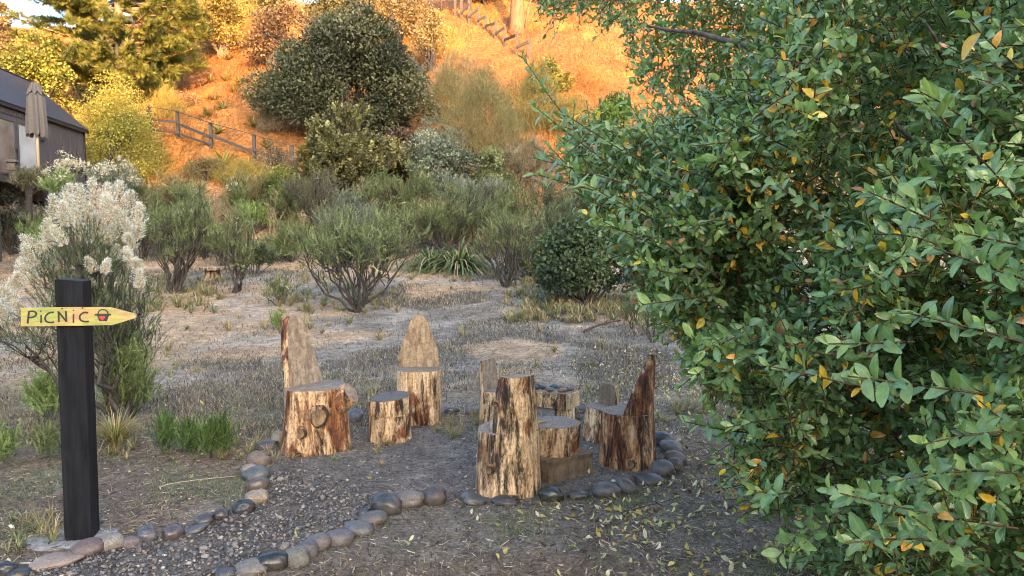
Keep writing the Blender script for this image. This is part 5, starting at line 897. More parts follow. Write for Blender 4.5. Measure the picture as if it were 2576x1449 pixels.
STONES = [  # u, v, width, height, colour, roughness, tilt, cut, label
 (14, 1434, 50, 40, (.045, .047, .055), .35, 0, None, 'dark glossy stone at the very start of the sign-side row'),
 (48, 1440, 54, 26, (.06, .06, .065), .35, -8, None, 'flat dark stone next to the very first stone of the sign-side row'),
 (137, 1411, 120, 42, (.46, .34, .26), .75, 4, None, 'long tan streaked stone lying in front of the sign footing'),
 (218, 1381, 78, 46, (.22, .155, .145), .75, 14, None, 'mauve-brown oval stone leaning on the sign post base'),
 (277, 1368, 68, 42, (.42, .38, .31), .7, 10, None, 'cream and grey stained stone beside the sign post base'),
 (329, 1365, 50, 32, (.26, .21, .20), .75, -6, None, 'pale mauve stone between the stained stone and a glossy broken one'),
 (373, 1344, 62, 46, (.13, .135, .155), .3, 8, (1, 0, .12, .55), 'blue-grey glossy broken stone, half of a split pair'),
 (431, 1341, 60, 40, (.135, .10, .11), .3, 6, (-1, 0, .1, .62), 'purple-brown glossy broken stone, other half of the split pair'),
 (493, 1329, 60, 22, (.14, .145, .15), .45, 12, None, 'thin flat grey stone past the split pair'),
 (514, 1307, 48, 27, (.085, .08, .085), .35, 12, None, 'small dark oval stone above the thin flat grey one'),
 (556, 1296, 40, 30, (.085, .078, .08), .3, 0, (0, 0, -1, .25), 'dome-shaped dark half stone in the sign-side row'),
 (587, 1297, 30, 10, (.16, .17, .19), .5, 4, None, 'thin grey slab stone between the dark dome and the rough black stone'),
 (613, 1276, 54, 38, (.03, .036, .045), .35, -8, None, 'rough black faceted stone in the sign-side row'),
 (646, 1252, 62, 38, (.50, .39, .27), .75, 14, None, 'cream yellow oval stone above the rough black one'),
 (650, 1220, 58, 38, (.155, .125, .11), .35, 8, None, 'shiny brown-grey stone above the cream yellow one'),
 (645, 1193, 62, 38, (.14, .16, .165), .55, 10, None, 'blue-grey stone with greenish tinge above the shiny brown-grey one'),
 (629, 1184, 44, 34, (.40, .33, .26), .75, 0, None, 'beige stone peeping from behind the greenish blue-grey one'),
 (650, 1157, 58, 40, (.27, .20, .165), .75, -6, None, 'pinkish-brown cracked stone in the sign-side row'),
 (668, 1138, 46, 14, (.16, .19, .22), .5, 0, None, 'flat blue stone squeezed on top of the pinkish-brown one'),
 (673, 1122, 54, 30, (.11, .09, .10), .35, 4, None, 'dark mauve glossy stone at the end of the sign-side row'),
 (699, 1107, 34, 42, (.38, .35, .30), .75, 0, None, 'cream rounded stone half hidden behind the knotty log chair'),
 (895, 1048, 38, 36, (.15, .18, .22), .5, -20, None, 'blue-grey stone between the knotty chair and the low stool'),
 (1136, 1033, 36, 20, (.11, .12, .14), .45, 0, None, 'small dark blue stone beside the pointed-back chair'),
 (1191, 1034, 40, 24, (.27, .25, .235), .75, 0, None, 'pale grey stone beside the small slab-backed chair'),
 (1443, 1042, 30, 38, (.22, .175, .165), .75, 0, None, 'brown-mauve stone behind the pebble bench end'),
 (570, 1439, 52, 24, (.105, .095, .11), .6, 0, None, 'dark mauve low stone at the near end of the path-edge row'),
 (631, 1430, 80, 44, (.26, .24, .215), .7, 0, None, 'warm grey speckled stone next to the shiny black one'),
 (687, 1411, 94, 58, (.026, .030, .034), .28, -6, None, 'large shiny black stone in the path-edge row'),
 (748, 1402, 62, 56, (.24, .23, .205), .75, 0, None, 'squarish grey speckled stone beside the shiny black one'),
 (773, 1384, 54, 50, (.15, .145, .155), .7, 0, None, 'dark grey stone wedged behind the squarish speckled one'),
 (797, 1367, 66, 46, (.225, .195, .185), .75, 6, None, 'mauve-grey oval stone in the middle of the path-edge row'),
 (853, 1354, 72, 46, (.20, .185, .19), .75, -6, None, 'purple-grey oval stone between mauve-grey and blue-green ones'),
 (902, 1331, 78, 42, (.17, .185, .185), .65, -10, None, 'blue-green grey stone with a sharp tip in the path-edge row'),
 (936, 1305, 72, 38, (.175, .15, .14), .65, 14, None, 'brown-grey oval stone below the big dark dome stone'),
 (914, 1291, 32, 22, (.075, .085, .11), .5, 0, None, 'little dark blue stone behind the brown-grey oval one'),
 (972, 1270, 82, 58, (.075, .08, .078), .42, -4, None, 'big dark dome stone with two pale dots'),
 (1027, 1257, 74, 46, (.27, .235, .21), .8, 0, None, 'pinkish-grey pitted stone between two dark domes'),
 (1094, 1249, 66, 50, (.125, .108, .10), .6, 0, None, 'brown-black dome stone at the end of the close-set path-edge row'),
 (1190, 1257, 68, 32, (.13, .145, .155), .45, -14, None, 'slate-grey stone in front of the pale chair seen from behind'),
 (1272, 1258, 66, 27, (.085, .07, .075), .4, 6, None, 'dark purple flat stone at the foot of the pale chair'),
 (1385, 1244, 62, 42, (.045, .055, .048), .25, 0, None, 'glossy dark green round stone with a white fleck'),
 (1453, 1245, 56, 24, (.09, .09, .092), .4, 3, None, 'small flat dark stone past the glossy green one'),
 (1525, 1233, 68, 42, (.16, .15, .15), .55, -6, None, 'grey oval stone between the flat dark and triangular ones'),
 (1574, 1224, 54, 38, (.19, .175, .18), .6, -20, None, 'purple-grey triangular stone leaning on the grey oval one'),
 (1633, 1206, 76, 36, (.105, .097, .093), .5, -4, None, 'long dark grey stone at the bend near the spire-backed chair'),
 (1665, 1181, 58, 50, (.20, .19, .18), .65, 0, None, 'big grey egg-shaped stone at the foot of the spire-backed chair'),
 (1697, 1170, 38, 36, (.185, .165, .16), .7, 0, None, 'small mauve-grey stone tucked behind the egg-shaped one'),
 (1699, 1151, 54, 36, (.20, .19, .18), .75, 0, None, 'grey speckled stone, second from the far end by the spire-backed chair'),
 (1690, 1125, 56, 34, (.24, .235, .225), .75, 0, None, 'lighter grey block-like stone near the far end of the row'),
 (1668, 1106, 54, 40, (.10, .12, .155), .5, -14, None, 'slate-blue stone at the far end behind the spire-backed chair'),
 (1468, 1030, 30, 22, (.2, .19, .19), .7, 0, None, 'pale stone partly hidden beside the low pale-streaked chair')]
for k, (u, v, w_, h_, c, ro, ti, cut, lab) in enumerate(STONES):
    rng = R(600 + k); z = .02; 
    for it in range(6):
        p = ATZ(u, v, z); s = sc(p[1]) ; a = w_ / s / 2 * 1.03; b = a * rng.uniform(.72, .85) if it == 0 else b_ * a; b_ = b / a; al = math.atan2(v - 610 + 0.0, F); hh = h_ / s / 2; cc = math.sqrt(max((hh * hh - (b * math.sin(al)) ** 2), (.45 * hh) ** 2)) / math.cos(al) * 1.05; z = cc * .62 + tz(p[0], p[1])
    mb = MB(); V, f = stone_mesh(rng, a, b, cc, cut=cut, rough=.28 if 'rough' in lab or 'pitted' in lab else rng.uniform(.05, .16)); mb.add(V, f, 0); o = mb.build('border_stone', M['stone']); o.location = [float(t) for t in p]; o.color = (*c, ro); o.rotation_euler = (0, -math.radians(ti) * .8, math.atan2(-p[0], p[1]) + rng.normal(0, .08))
    tag(o, lab, 'stone', 'rounded stones edging the path and picnic circle')
# painted pebbles on the bench, a yellow leaf on the table
PB = [(1330, 986, (.36, .22, .30), 'small pink pebble at the hidden end of the bench'), (1342, 979, (.05, .055, .06), 'small black pebble behind the pink one on the bench'), (1356, 981, (.05, .085, .085), 'dark teal pebble third along the bench'), (1370, 977, (.05, .10, .10), 'deep green pebble beside the dark teal one'), (1385, 970, (.10, .22, .23), 'turquoise pebble at the back of the bench'), (1398, 979, (.22, .20, .175), 'grey flat pebble at the front of the bench'), (1417, 969, (.26, .15, .10), 'brown striped pebble at the back of the bench'), (1428, 976, (.30, .22, .13), 'tan pebble in the front of the bench end'), (1443, 969, (.12, .11, .085), 'dark olive pebble at the sawn end of the bench')]
zt = pb.location.z + .2495
for k, (u, v, c, lab) in enumerate(PB):
    x_ = -.175 + .345 * k / 8.0; x_ += [.0, .012, -.01, .0, .01, .0, -.005, .01, -.01][k]; y_ = [-.07, .0, -.06, -.02, .06, -.075, .055, -.05, .03][k]; rg = R(700 + k); mb = MB(); V, f = stone_mesh(rg, .036, .026, .016, rough=.02); mb.add(V, f, 0); o = mb.build('painted_pebble', M['stone']); ca, sa = math.cos(pb.rotation_euler.z), math.sin(pb.rotation_euler.z)
    o.location = (pb.location.x + ca * x_ - sa * y_, pb.location.y + sa * x_ + ca * y_, zt + .0155); o.color = (*c, .3); o.rotation_euler = (0, 0, rg.uniform(0, 3)); tag(o, lab, 'pebble', 'painted pebbles on the bench')
mb = MB()
for a_ in (0, 1.9): 
    V = leaf_tpl(5, .2, .15, .7)[0] * .045; V = V @ np.array(Matrix.Rotation(-a_, 3, 'Z')); mb.add(V, leaf_tpl()[1], 0, np.tile([[.62, .38, .03]], (len(V), 1)))
o = mb.build('yellow_leaf', M['leaf']); o.location = (t_.location.x - .07, t_.location.y - .03, t_.location.z + .190); tag(o, 'curled yellow leaf lying on the round log table', 'leaf')
# far stump table
p = P(535, 706); so_ = empty('stump', p, 0, 'pale-topped cut stump under the shrubs at the back', 'stump'); k = 1 / sc(p[1]); mb = MB(); log_mesh(mb, 24 * k, 20 * k, 26 * k, harm(320, .06), 320, top=0); mb.build('trunk', [M['log']], so_)
mb = MB(); log_mesh(mb, 30 * k, 31 * k, 8 * k, harm(321, .06), 321, top=1, z0=26 * k); mb.build('top', [M['log_pale'], mat_endgrain('bleached_end_grain', (.50, .48, .46))], so_)
# a few dropped twigs
for k, (pts, r, m, lab) in enumerate([([(405, 1240), (440, 1229), (590, 1205)], .0035, 'pole_wood', 'long pale straw stalk lying near the seedlings'), ([(1470, 960), (1485, 985), (1540, 990)], .006, 'bark_dark', 'curved dark twig on the ground behind the pebble bench'), ([(1470, 838), (1500, 825), (1560, 808)], .02, 'bark_dark', 'dark fallen branch in the dry grass by the leafy bush'), ([(1465, 1395), (1500, 1372), (1530, 1365)], .006, 'bark', 'short grey stick on the soil before the tree'), ([(1560, 1300), (1620, 1290), (1700, 1262)], .003, 'bark_dark', 'thin dark twig among the fallen leaves')]):
    q = np.array([P(u, v) for u, v in pts]); q[:, 2] += [.02, .03, .015]; t = np.linspace(0, 1, 8); b_ = bez(q[0], 2 * q[1] - (q[0] + q[2]) / 2, q[2], t); mb = MB(); mb.add(*tube(b_, np.linspace(r, r * .5, 8), 6), 0); o = mb.build('fallen_twig', M[m]); tag(o, lab, 'twig')

# ------------------------------------------------------------------ picnic sign
pz = P(186, 1366); s = sc(pz[1]); sg = empty('picnic_sign', (float(pz[0]), float(pz[1]) + .07, 0), math.radians(13), 'black square post with a yellow-green arrow board reading PiCNiC', 'sign'); hp = 1.235
mb = MB(); V, f = rbox((.118, .118, hp + .1), .004, 26, 3, .0015, 9); V[:, 2] -= .1; V[V[:, 2] > hp - .02, 2] -= .012 * (V[V[:, 2] > hp - .02, 0] + .07) / .14; mb.add(V, f, 0, smooth=False); mb.build('post', M['post'], sg)
cr = MB(); rg = R(44)
for (x0, z0, x1, z1, w_) in ((-.034, .985, -.024, .72, .0026), (-.024, .70, -.010, .56, .0024), (-.022, .55, -.017, .40, .0024), (-.034, .40, -.032, .05, .0032), (-.040, 1.18, -.038, 1.13, .002)):
    n = 14; t = np.linspace(0, 1, n); xs = x0 + (x1 - x0) * t + rg.normal(0, .0012, n); zs = z0 + (z1 - z0) * t; ww = w_ * np.sin(np.pi * np.clip(t, .05, .95)) ** .5
    V = np.concatenate([np.c_[xs - ww / 2, np.full(n, -.0598), zs], np.c_[xs + ww / 2, np.full(n, -.0598), zs]]); i = np.arange(n - 1); cr.add(V, [np.stack([i, i + n, i + n + 1, i + 1], 1)], 0)
cr.build('cracks', M['crack'], sg)
ft = MB(); n = 40; a = np.arange(n) / n * 6.283; hf = harm(45, .12); V = [np.c_[.195 * hf(a) * np.cos(a), .15 * hf(a) * np.sin(a), np.full(n, -.02)], np.c_[.185 * hf(a) * np.cos(a), .14 * hf(a) * np.sin(a), np.full(n, .004) + .003 * np.sin(5 * a)], np.c_[.12 * np.cos(a), .09 * np.sin(a), np.full(n, .007)], np.array([[0, 0, .008]])]; V = np.concatenate(V); i = np.arange(n); j = (i + 1) % n
V[:, 0] -= .05; ft.add(V, [np.concatenate([np.stack([i + k * n, j + k * n, j + k * n + n, i + k * n + n], 1) for k in range(2)]), np.stack([i + 2 * n, j + 2 * n, np.full(n, 3 * n)], 1)], 0); ft.build('footing', M['concrete'], sg)
# board: outline measured from its own left end; x along the board, z up
bu0, bu1 = 50, 340; blen = .480; k = blen / 832
def bx(zx): return (zx - 145) * k
def bz_(zy, zx): return (1198 + (zx - 560) * .018 - zy) * k
OUT = [(148, 1118), (560, 1128), (785, 1138), (972, 1200), (972, 1230), (800, 1280), (560, 1275), (144, 1262)]
m, nt, b, o_ = newmat('painted_board'); N = NT(nt); c = N.coord((1, 1, 1)); n1 = N.noise(c, 7, 4, .6, .8); c2 = N.coord((.25, 1, 1)); n2 = N.noise(c2, 60, 4); col = N.ramp(n1, [(.30, (.20, .34, .09)), (.45, (.38, .36, .09)), (.58, (.46, .36, .12)), (.72, (.48, .26, .13))]); col = N.mix(1.0, col, N.ramp(n2, [(.3, .75), (.7, 1.2)]), 'MULTIPLY'); N.L(col, b.inputs['Base Color']); b.inputs['Roughness'].default_value = .55; N.bump(n2, .3, .003, b); M['board'] = m
bd = empty('sign_board', (0, 0, 0)); bd.parent = sg
pts = np.array([(bx(q[0]), bz_(q[1], q[0])) for q in OUT]); n = len(pts); th = .018
V = np.concatenate([np.c_[pts[:, 0], np.zeros(n), pts[:, 1]], np.c_[pts[:, 0], np.full(n, th), pts[:, 1]]]); i = np.arange(n); j = (i + 1) % n; mb = MB(); mb.add(V, [np.arange(n)[::-1][None] , (np.arange(n) + n)[None], np.stack([j, i, i + n, j + n], 1)[:, ::-1]], 0, smooth=False); bdo = mb.build('board', M['board'], bd)
def stroke(mb, P_, w_, y=-.0022, th_=.0030):
    q = np.array([(bx(a_), bz_(b2, a_)) for a_, b2 in P_]); 
    if len(q) > 2:   # smooth the hand-drawn curve
        t = np.concatenate([[0], np.cumsum(np.linalg.norm(np.diff(q, axis=0), axis=1))]); tt = np.linspace(0, t[-1], len(q) * 5); ext = np.vstack([2 * q[0] - q[1], q, 2 * q[-1] - q[-2]]); out = []
        for x_ in tt:
            i_ = min(np.searchsorted(t, x_, 'right') - 1, len(q) - 2); u_ = (x_ - t[i_]) / (t[i_ + 1] - t[i_]); p0, p1, p2, p3 = ext[i_:i_ + 4]
            out.append(.5 * ((2 * p1) + (p2 - p0) * u_ + (2 * p0 - 5 * p1 + 4 * p2 - p3) * u_ ** 2 + (3 * p1 - p0 - 3 * p2 + p3) * u_ ** 3))
        q = np.array(out)
    d = np.gradient(q, axis=0); d /= np.linalg.norm(d, axis=1, keepdims=True); nn = np.c_[-d[:, 1], d[:, 0]] * w_ * k / 2; L_ = q + nn; R_ = q - nn; m_ = len(q)
    V = np.concatenate([np.c_[L_[:, 0], np.full(m_, y), L_[:, 1]], np.c_[R_[:, 0], np.full(m_, y), R_[:, 1]], np.c_[L_[:, 0], np.full(m_, y + th_), L_[:, 1]], np.c_[R_[:, 0], np.full(m_, y + th_), R_[:, 1]]]); i = np.arange(m_ - 1)
    f = np.concatenate([np.stack([i, i + 1, i + 1 + m_, i + m_], 1), np.stack([i, i + 2 * m_, i + 1 + 2 * m_, i + 1], 1), np.stack([i + m_, i + 1 + m_, i + 1 + 3 * m_, i + 3 * m_], 1)]); mb.add(V, [f, np.array([[0, m_, 3 * m_, 2 * m_], [m_ - 1, 3 * m_ - 1, 4 * m_ - 1, 2 * m_ - 1]])], 0, smooth=False)
def dot(mb, cx, cy, r):
    a = np.arange(14) / 14 * 6.283; V = np.c_[bx(cx) + r * k * np.cos(a), np.full(14, -.0022), bz_(cy, cx) + r * k * np.sin(a)]; V2 = V.copy(); V2[:, 1] += .003; i = np.arange(14); j = (i + 1) % 14; mb.add(np.concatenate([V, V2]), [np.arange(14)[None], np.stack([i, i + 14, j + 14, j], 1)], 0, smooth=False)
lt = MB(); W_ = 13
stroke(lt, [(204, 1150), (198, 1195), (192, 1242)], W_); stroke(lt, [(200, 1149), (232, 1146), (254, 1160), (250, 1182), (228, 1193), (198, 1197)], W_)
stroke(lt, [(289, 1178), (288, 1210), (286, 1241)], 11); dot(lt, 288, 1148, 6)
stroke(lt, [(380, 1160), (350, 1163), (326, 1182), (316, 1206), (324, 1230), (348, 1240), (380, 1238)], W_)
stroke(lt, [(412, 1240), (413, 1197), (412, 1154)], W_); stroke(lt, [(412, 1156), (440, 1198), (469, 1240)], W_); stroke(lt, [(467, 1241), (466, 1197), (465, 1154)], W_)
stroke(lt, [(520, 1178), (518, 1212), (517, 1250)], 11); dot(lt, 521, 1150, 6)
stroke(lt, [(626, 1175), (598, 1170), (572, 1186), (563, 1208), (570, 1230), (594, 1243), (628, 1243)], W_)
lt.build('lettering', M['paint_black'], bd)
bk = MB(); stroke(bk, [(697, 1188), (702, 1168), (716, 1156), (732, 1153), (750, 1157), (764, 1169), (770, 1190)], 9); stroke(bk, [(672, 1192), (731, 1193), (791, 1196)], 13)
q = np.array([(bx(a_), -.0024, bz_(b2, a_)) for a_, b2 in ((688, 1197), (778, 1200), (758, 1246), (705, 1243))]); V = np.concatenate([q, q + [0, .0032, 0]]); bk.add(V, [np.array([[0, 3, 2, 1]]), np.array([[0, 1, 5, 4], [1, 2, 6, 5], [2, 3, 7, 6], [3, 0, 4, 7]])], 0, smooth=False); bk.build('basket_emblem', M['paint_black'], bd)
t = np.linspace(0, 2 * math.pi, 40)[:-1]; hx = 16 * np.sin(t) ** 3; hy = 13 * np.cos(t) - 5 * np.cos(2 * t) - 2 * np.cos(3 * t) - np.cos(4 * t); q = np.c_[bx(727) + hx * 1.32 * k, np.full(39, -.0040), bz_(1219, 727) + hy * 1.32 * k]; hm = MB(); i = np.arange(39); j = (i + 1) % 39; hm.add(np.concatenate([q, q + [0, .003, 0]]), [np.arange(39)[::-1][None], np.stack([i, i + 39, j + 39, j], 1)], 0, smooth=False); hm.build('heart', M['paint_red'], bd)
for bxx in (440, 585):
    mb = MB(); mb.add(*tube(np.array([[bx(bxx), .002, bz_(1135, bxx)], [bx(bxx), -.0025, bz_(1135, bxx)]]), [.0035, .0035], 10), 0); mb.build('nail', M['metal_dark'], bd)
d0 = AT(50, 792, float(pz[1]) + .0); bd.location = (-.195, -.059 - th - .001, EYE - (795 - 610) / s * 1.0 - (0) + .0)

# ------------------------------------------------------------------ cabin, terrace, parasol
FL = EYE + 1.85
w0 = np.array([-14.52, 18.0]); w1 = np.array([-15.80, 27.6]); wd = (w1 - w0) / np.linalg.norm(w1 - w0); wn_ = np.array([-wd[1], wd[0]])   # wn_ points into the cabin
hE = EYE + 4.17; hR = EYE + 5.8; half = 1.85; ang = math.atan2(wd[1], wd[0]); Lh = np.linalg.norm(w1 - w0)
hs = empty('cabin', (float(w0[0]), float(w0[1]), FL), ang, 'dark timber cabin with a steep charcoal roof and glazed doors', 'cabin')   # local x runs along the wall, local y into the cabin
m, nt, b, o_ = newmat('dark_plank_wall'); N = NT(nt); c = N.coord((1, 1, 1)); wv = N.n('ShaderNodeTexWave', bands_direction='X'); N.L(c, wv.inputs[0]); wv.inputs['Scale'].default_value = 5.2; wv.inputs['Distortion'].default_value = .25; wf = N.n('ShaderNodeTexWave', bands_direction='X'); N.L(c, wf.inputs[0]); wf.inputs['Scale'].default_value = 16
n1 = N.noise(N.coord((5, 5, .3)), 5, 4); col = N.ramp(n1, [(.3, (.055, .049, .050)), (.55, (.105, .094, .094)), (.75, (.19, .17, .168))]); col = N.mix(N.ramp(wv.outputs[1], [(.03, .8), (.10, 0.0)]), col, (.012, .011, .011)); col = N.mix(N.math('MULTIPLY', N.ramp(wf.outputs[1], [(.2, 1.0), (.5, 0.0)]), .4), col, (.03, .026, .025)); N.L(col, b.inputs['Base Color']); b.inputs['Roughness'].default_value = .8; N.bump(wv.outputs[1], .4, .02, b); M['plank'] = m
m, nt, b, o_ = newmat('charcoal_roof'); N = NT(nt); c = N.coord((1, 1, 1)); wv = N.n('ShaderNodeTexWave', bands_direction='X'); N.L(c, wv.inputs[0]); wv.inputs['Scale'].default_value = 3.4; n1 = N.noise(c, 2, 4); N.L(N.ramp(n1, [(.3, (.026, .029, .044)), (.7, (.040, .044, .064))]), b.inputs['Base Color']); b.inputs['Roughness'].default_value = .5; N.bump(wv.outputs[1], .25, .02, b); M['roof'] = m
m, nt, b, o_ = newmat('painted_reflection_glass'); N = NT(nt); c = N.coord((1, 1, 1)); n1 = N.noise(c, 1.2, 2); N.L(N.ramp(n1, [(.35, (.36, .40, .40)), (.65, (.50, .54, .54))]), b.inputs['Base Color']); b.inputs['Roughness'].default_value = .12; b.inputs['Specular IOR Level'].default_value = .8; M['glass'] = m  # pale base colour stands in for the sky reflected in the pane
m, nt, b, o_ = newmat('painted_dim_reflection_glass'); N = NT(nt); c = N.coord((1, 1, 1)); n1 = N.noise(c, 1.2, 2); N.L(N.ramp(n1, [(.35, (.13, .115, .095)), (.65, (.24, .235, .22))]), b.inputs['Base Color']); b.inputs['Roughness'].default_value = .12; b.inputs['Specular IOR Level'].default_value = .8; M['glass_dim'] = m  # brownish base colour stands in for a dimmer reflection
he = hE - FL; hr = hR - FL
mb = MB(); V = np.array([[0, 0, -.5], [Lh, 0, -.5], [Lh, 2 * half, -.5], [0, 2 * half, -.5], [0, 0, he], [Lh, 0, he], [Lh, 2 * half, he], [0, 2 * half, he], [0, half, hr], [Lh, half, hr]]); mb.add(V, [np.array([[0, 1, 5, 4], [2, 3, 7, 6]]), np.array([[1, 2, 6, 9, 5], [3, 0, 4, 8, 7]])], 0, smooth=False); mb.build('wall', M['plank'], hs)
rf = MB(); sl_ = math.hypot(half, hr - he); nx_ = (hr - he) / sl_; ny_ = half / sl_
for sgn in (0, 1):
    ya, yb = (-.10, half) if sgn == 0 else (2 * half + .10, half); za = he - .10 * (hr - he) / half; zb = hr; off = np.array([0, -nx_ if sgn == 0 else nx_, ny_]) * .08
    q = np.array([[-.1, ya, za], [Lh + .06, ya, za], [Lh + .06, yb, zb], [-.1, yb, zb]]); q[:, 2] += .012; V = np.concatenate([q, q + off]); rf.add(V, BOXF, 0, smooth=False)
ro = rf.build('roof', M['roof'], hs); mb = MB(); V, f = box((Lh / 2, -.115, he - .10), (Lh + .2, .03, .09)); mb.add(V, f, 0, smooth=False); mb.build('gutter', M['trim'], ro)
mb = MB(); V, f = box((Lh / 2, half, hr + .095), (Lh + .2, .16, .03)); mb.add(V, f, 0, smooth=False); mb.build('ridge_cap', M['trim'], ro)
def xw(u):   # distance along the wall seen at picture column u
    a_ = (u - 1288) / F; t = (w0[0] - a_ * w0[1]) / (a_ * wd[1] - wd[0]); return float(t)
def door(x0, x1, gl, dark):
    fr = MB(); h = 1.92
    for cx, cz, sx, sz in ((x0 + .05, h / 2, .10, h), (x1 - .05, h / 2, .10, h), ((x0 + x1) / 2, h - .06, x1 - x0 - .2, .12), ((x0 + x1) / 2, .07, x1 - x0 - .2, .14)): V, f = box((cx, -.03, cz), (sx, .05, sz)); fr.add(V, f, 0, smooth=False)
    d = fr.build('door', M['frame'], hs); mb = MB(); V, f = box(((x0 + x1) / 2, -.018, h / 2 + .01), (x1 - x0 - .2, .012, h - .26)); mb.add(V, f, 0, smooth=False); mb.build('pane', M[gl], d)
    hd = MB(); V, f = box((x1 - .05, -.066, .95), (.04, .02, .16)); hd.add(V, f, 0, smooth=False); V, f = box((x1 - .10, -.085, .98), (.13, .018, .025)); hd.add(V, f, 0, smooth=False)
    if dark: hd.build('handle', M['metal_dark'], d)
door(xw(-60), xw(-2), 'glass_dim', False); door(xw(0), xw(50), 'glass_dim', True); door(xw(52), xw(105), 'glass', False)
mb = MB(); V, f = box((xw(116), -.06, 1.55), (.09, .10, .12)); mb.add(V, f, 0, smooth=False); V, f = box((xw(116), -.03, 1.46), (.13, .05, .03)); mb.add(V, f, 0, smooth=False); mb.build('wall_lamp', M['metal_dark'], hs)
mb = MB()
for k in range(60): V, f = box((.05 + xw(88) * (k + .5) / 60, -.022, he - .235), (xw(88) / 60 * .72, .02, .17)); mb.add(V, f, 0, smooth=False)
mb.build('slat_frieze', M['fence_wood'], hs)
mb = MB()
for xx in (Lh - .04,): V, f = box((xx, -.02, he / 2 - .25), (.08, .05, he + .35)); mb.add(V, f, 0, smooth=False)
mb.build('corner_board', M['trim'], hs)
e0 = np.array([-12.95, 17.2]); e1 = np.array([-13.95, 24.6]); Ld = np.linalg.norm(e1 - e0); dk = empty('terrace', (float(e0[0]), float(e0[1]), FL), math.atan2(e1[1] - e0[1], e1[0] - e0[0]), 'raised dark board terrace in front of the cabin', 'terrace')
mb = MB()
for k in range(52): V, f = box((Ld * (k + .5) / 52, .88, -.03), (Ld / 52 * .93, 1.74 + .05 * math.sin(k * 7.1), .05)); mb.add(V, f, 0, smooth=False)
mb.build('boards', M['dark_wood'], dk); mb = MB(); V, f = box((Ld / 2, .05, -.16), (Ld, .05, .19)); mb.add(V, f, 0, smooth=False); V, f = box((Ld / 2, 1.5, -.16), (Ld, .05, .19)); mb.add(V, f, 0, smooth=False); mb.build('beam', M['dark_wood'], dk)
for k in range(5): mb = MB(); V, f = box((.4 + (Ld - .8) * k / 4, .12, -1.3), (.12, .12, 2.08)); mb.add(V, f, 0, smooth=False); mb.build('post', M['dark_wood'], dk)
# closed parasol
up_ = AT(97, 440, 20.1); up_[2] = FL - .003; um = empty('parasol', up_, 0, 'closed grey-brown parasol on a pale wooden pole', 'parasol'); s = sc(20.1); Hm = (440 - 213) / s
mb = MB(); mb.add(*tube(np.array([[0, 0, 0], [0, 0, Hm - .06]]), [.045, .04], 12), 0); mb.build('pole', M['pole_wood'], um)
def skirt(zs, rs, amp, nf, seed, zj=0, sq=1.0):
    n = 96; a = np.arange(n) / n * 6.283; rg = R(seed); V = []
    for z, r, am in zip(zs, rs, amp): V.append(np.c_[r * np.cos(a) * (1 + am * np.cos(nf * a + 1.5 * z + .6 * np.sin(2 * a))), sq * r * np.sin(a) * (1 + am * np.cos(nf * a + 1.5 * z + .6 * np.sin(2 * a))), z + zj * (z == zs[-1]) * np.cos(nf * a)])
    V = np.concatenate(V); i = np.arange(n); j = (i + 1) % n; return V, np.concatenate([np.stack([i + k * n, i + k * n + n, j + k * n + n, j + k * n], 1) for k in range(len(zs) - 1)])
k = 1 / s; mb = MB(); mb.add(*skirt([(440 - q) * k for q in (236, 243, 252, 290, 325, 345)], [q * k for q in (7, 14, 18.5, 19.5, 21, 20)], [.05, .10, .14, .18, .2, .22], 8, 3, .05, .9), 0); cn = mb.build('canopy', M['canvas'], um)
mb = MB(); mb.add(*skirt([(440 - q) * k for q in (213, 216, 228, 241)], [q * k for q in (3, 9, 14, 19)], [.0, .06, .12, .18], 8, 4, .05, .9), 0); mb.build('vent', M['canvas'], cn)
# lantern and folding chair on the terrace
lp = AT(31, 424, 19.0); lp[2] = FL - .003; ln = empty('lantern', lp, .3, 'small grey box lantern standing on the terrace edge', 'lantern'); mb = MB(); V, f = box((0, 0, .02), (.26, .26, .04)); mb.add(V, f, 0, smooth=False); V, f = box((0, 0, .12), (.18, .18, .16)); mb.add(V, f, 0, smooth=False); mb.build('body', M['fence_wood'], ln)
mb = MB(); V = np.array([[-.15, -.15, .2], [.15, -.15, .2], [.15, .15, .2], [-.15, .15, .2], [-.1, -.1, .26], [.1, -.1, .26], [.1, .1, .26], [-.1, .1, .26]]); mb.add(V, BOXF, 0, smooth=False); mb.build('cap', M['fence_wood'], ln)
cp_ = AT(195, 448, 22.6); cp_[2] = FL - .003; ch = empty('lounge_chair', cp_, math.radians(-35), 'dark slatted wooden lounge chair on the terrace end', 'chair'); mb = MB()
for y_ in np.linspace(-.25, .25, 5): V, f = beam((-.1, y_, .28), (-.55, y_, .95), .10, .025, (0, 1, 0)); mb.add(V, f, 0, smooth=False)
mb.build('backrest', M['dark_wood'], ch); mb = MB()
for x_ in np.linspace(-.12, .5, 6): V, f = box((x_, 0, .30 + .12 * x_), (.09, .56, .025)); mb.add(V, f, 0, smooth=False)
mb.build('seat', M['dark_wood'], ch)
for y_ in (-.33, .33):
    mb = MB(); V, f = box((.12, y_, .55), (.75, .12, .025)); mb.add(V, f, 0, smooth=False); mb.build('armrest', M['dark_wood'], ch)
    for x_ in (.45, -.15): mb = MB(); V, f = box((x_, y_, .27), (.09, .04, .54)); mb.add(V, f, 0, smooth=False); mb.build('leg', M['dark_wood'], ch)
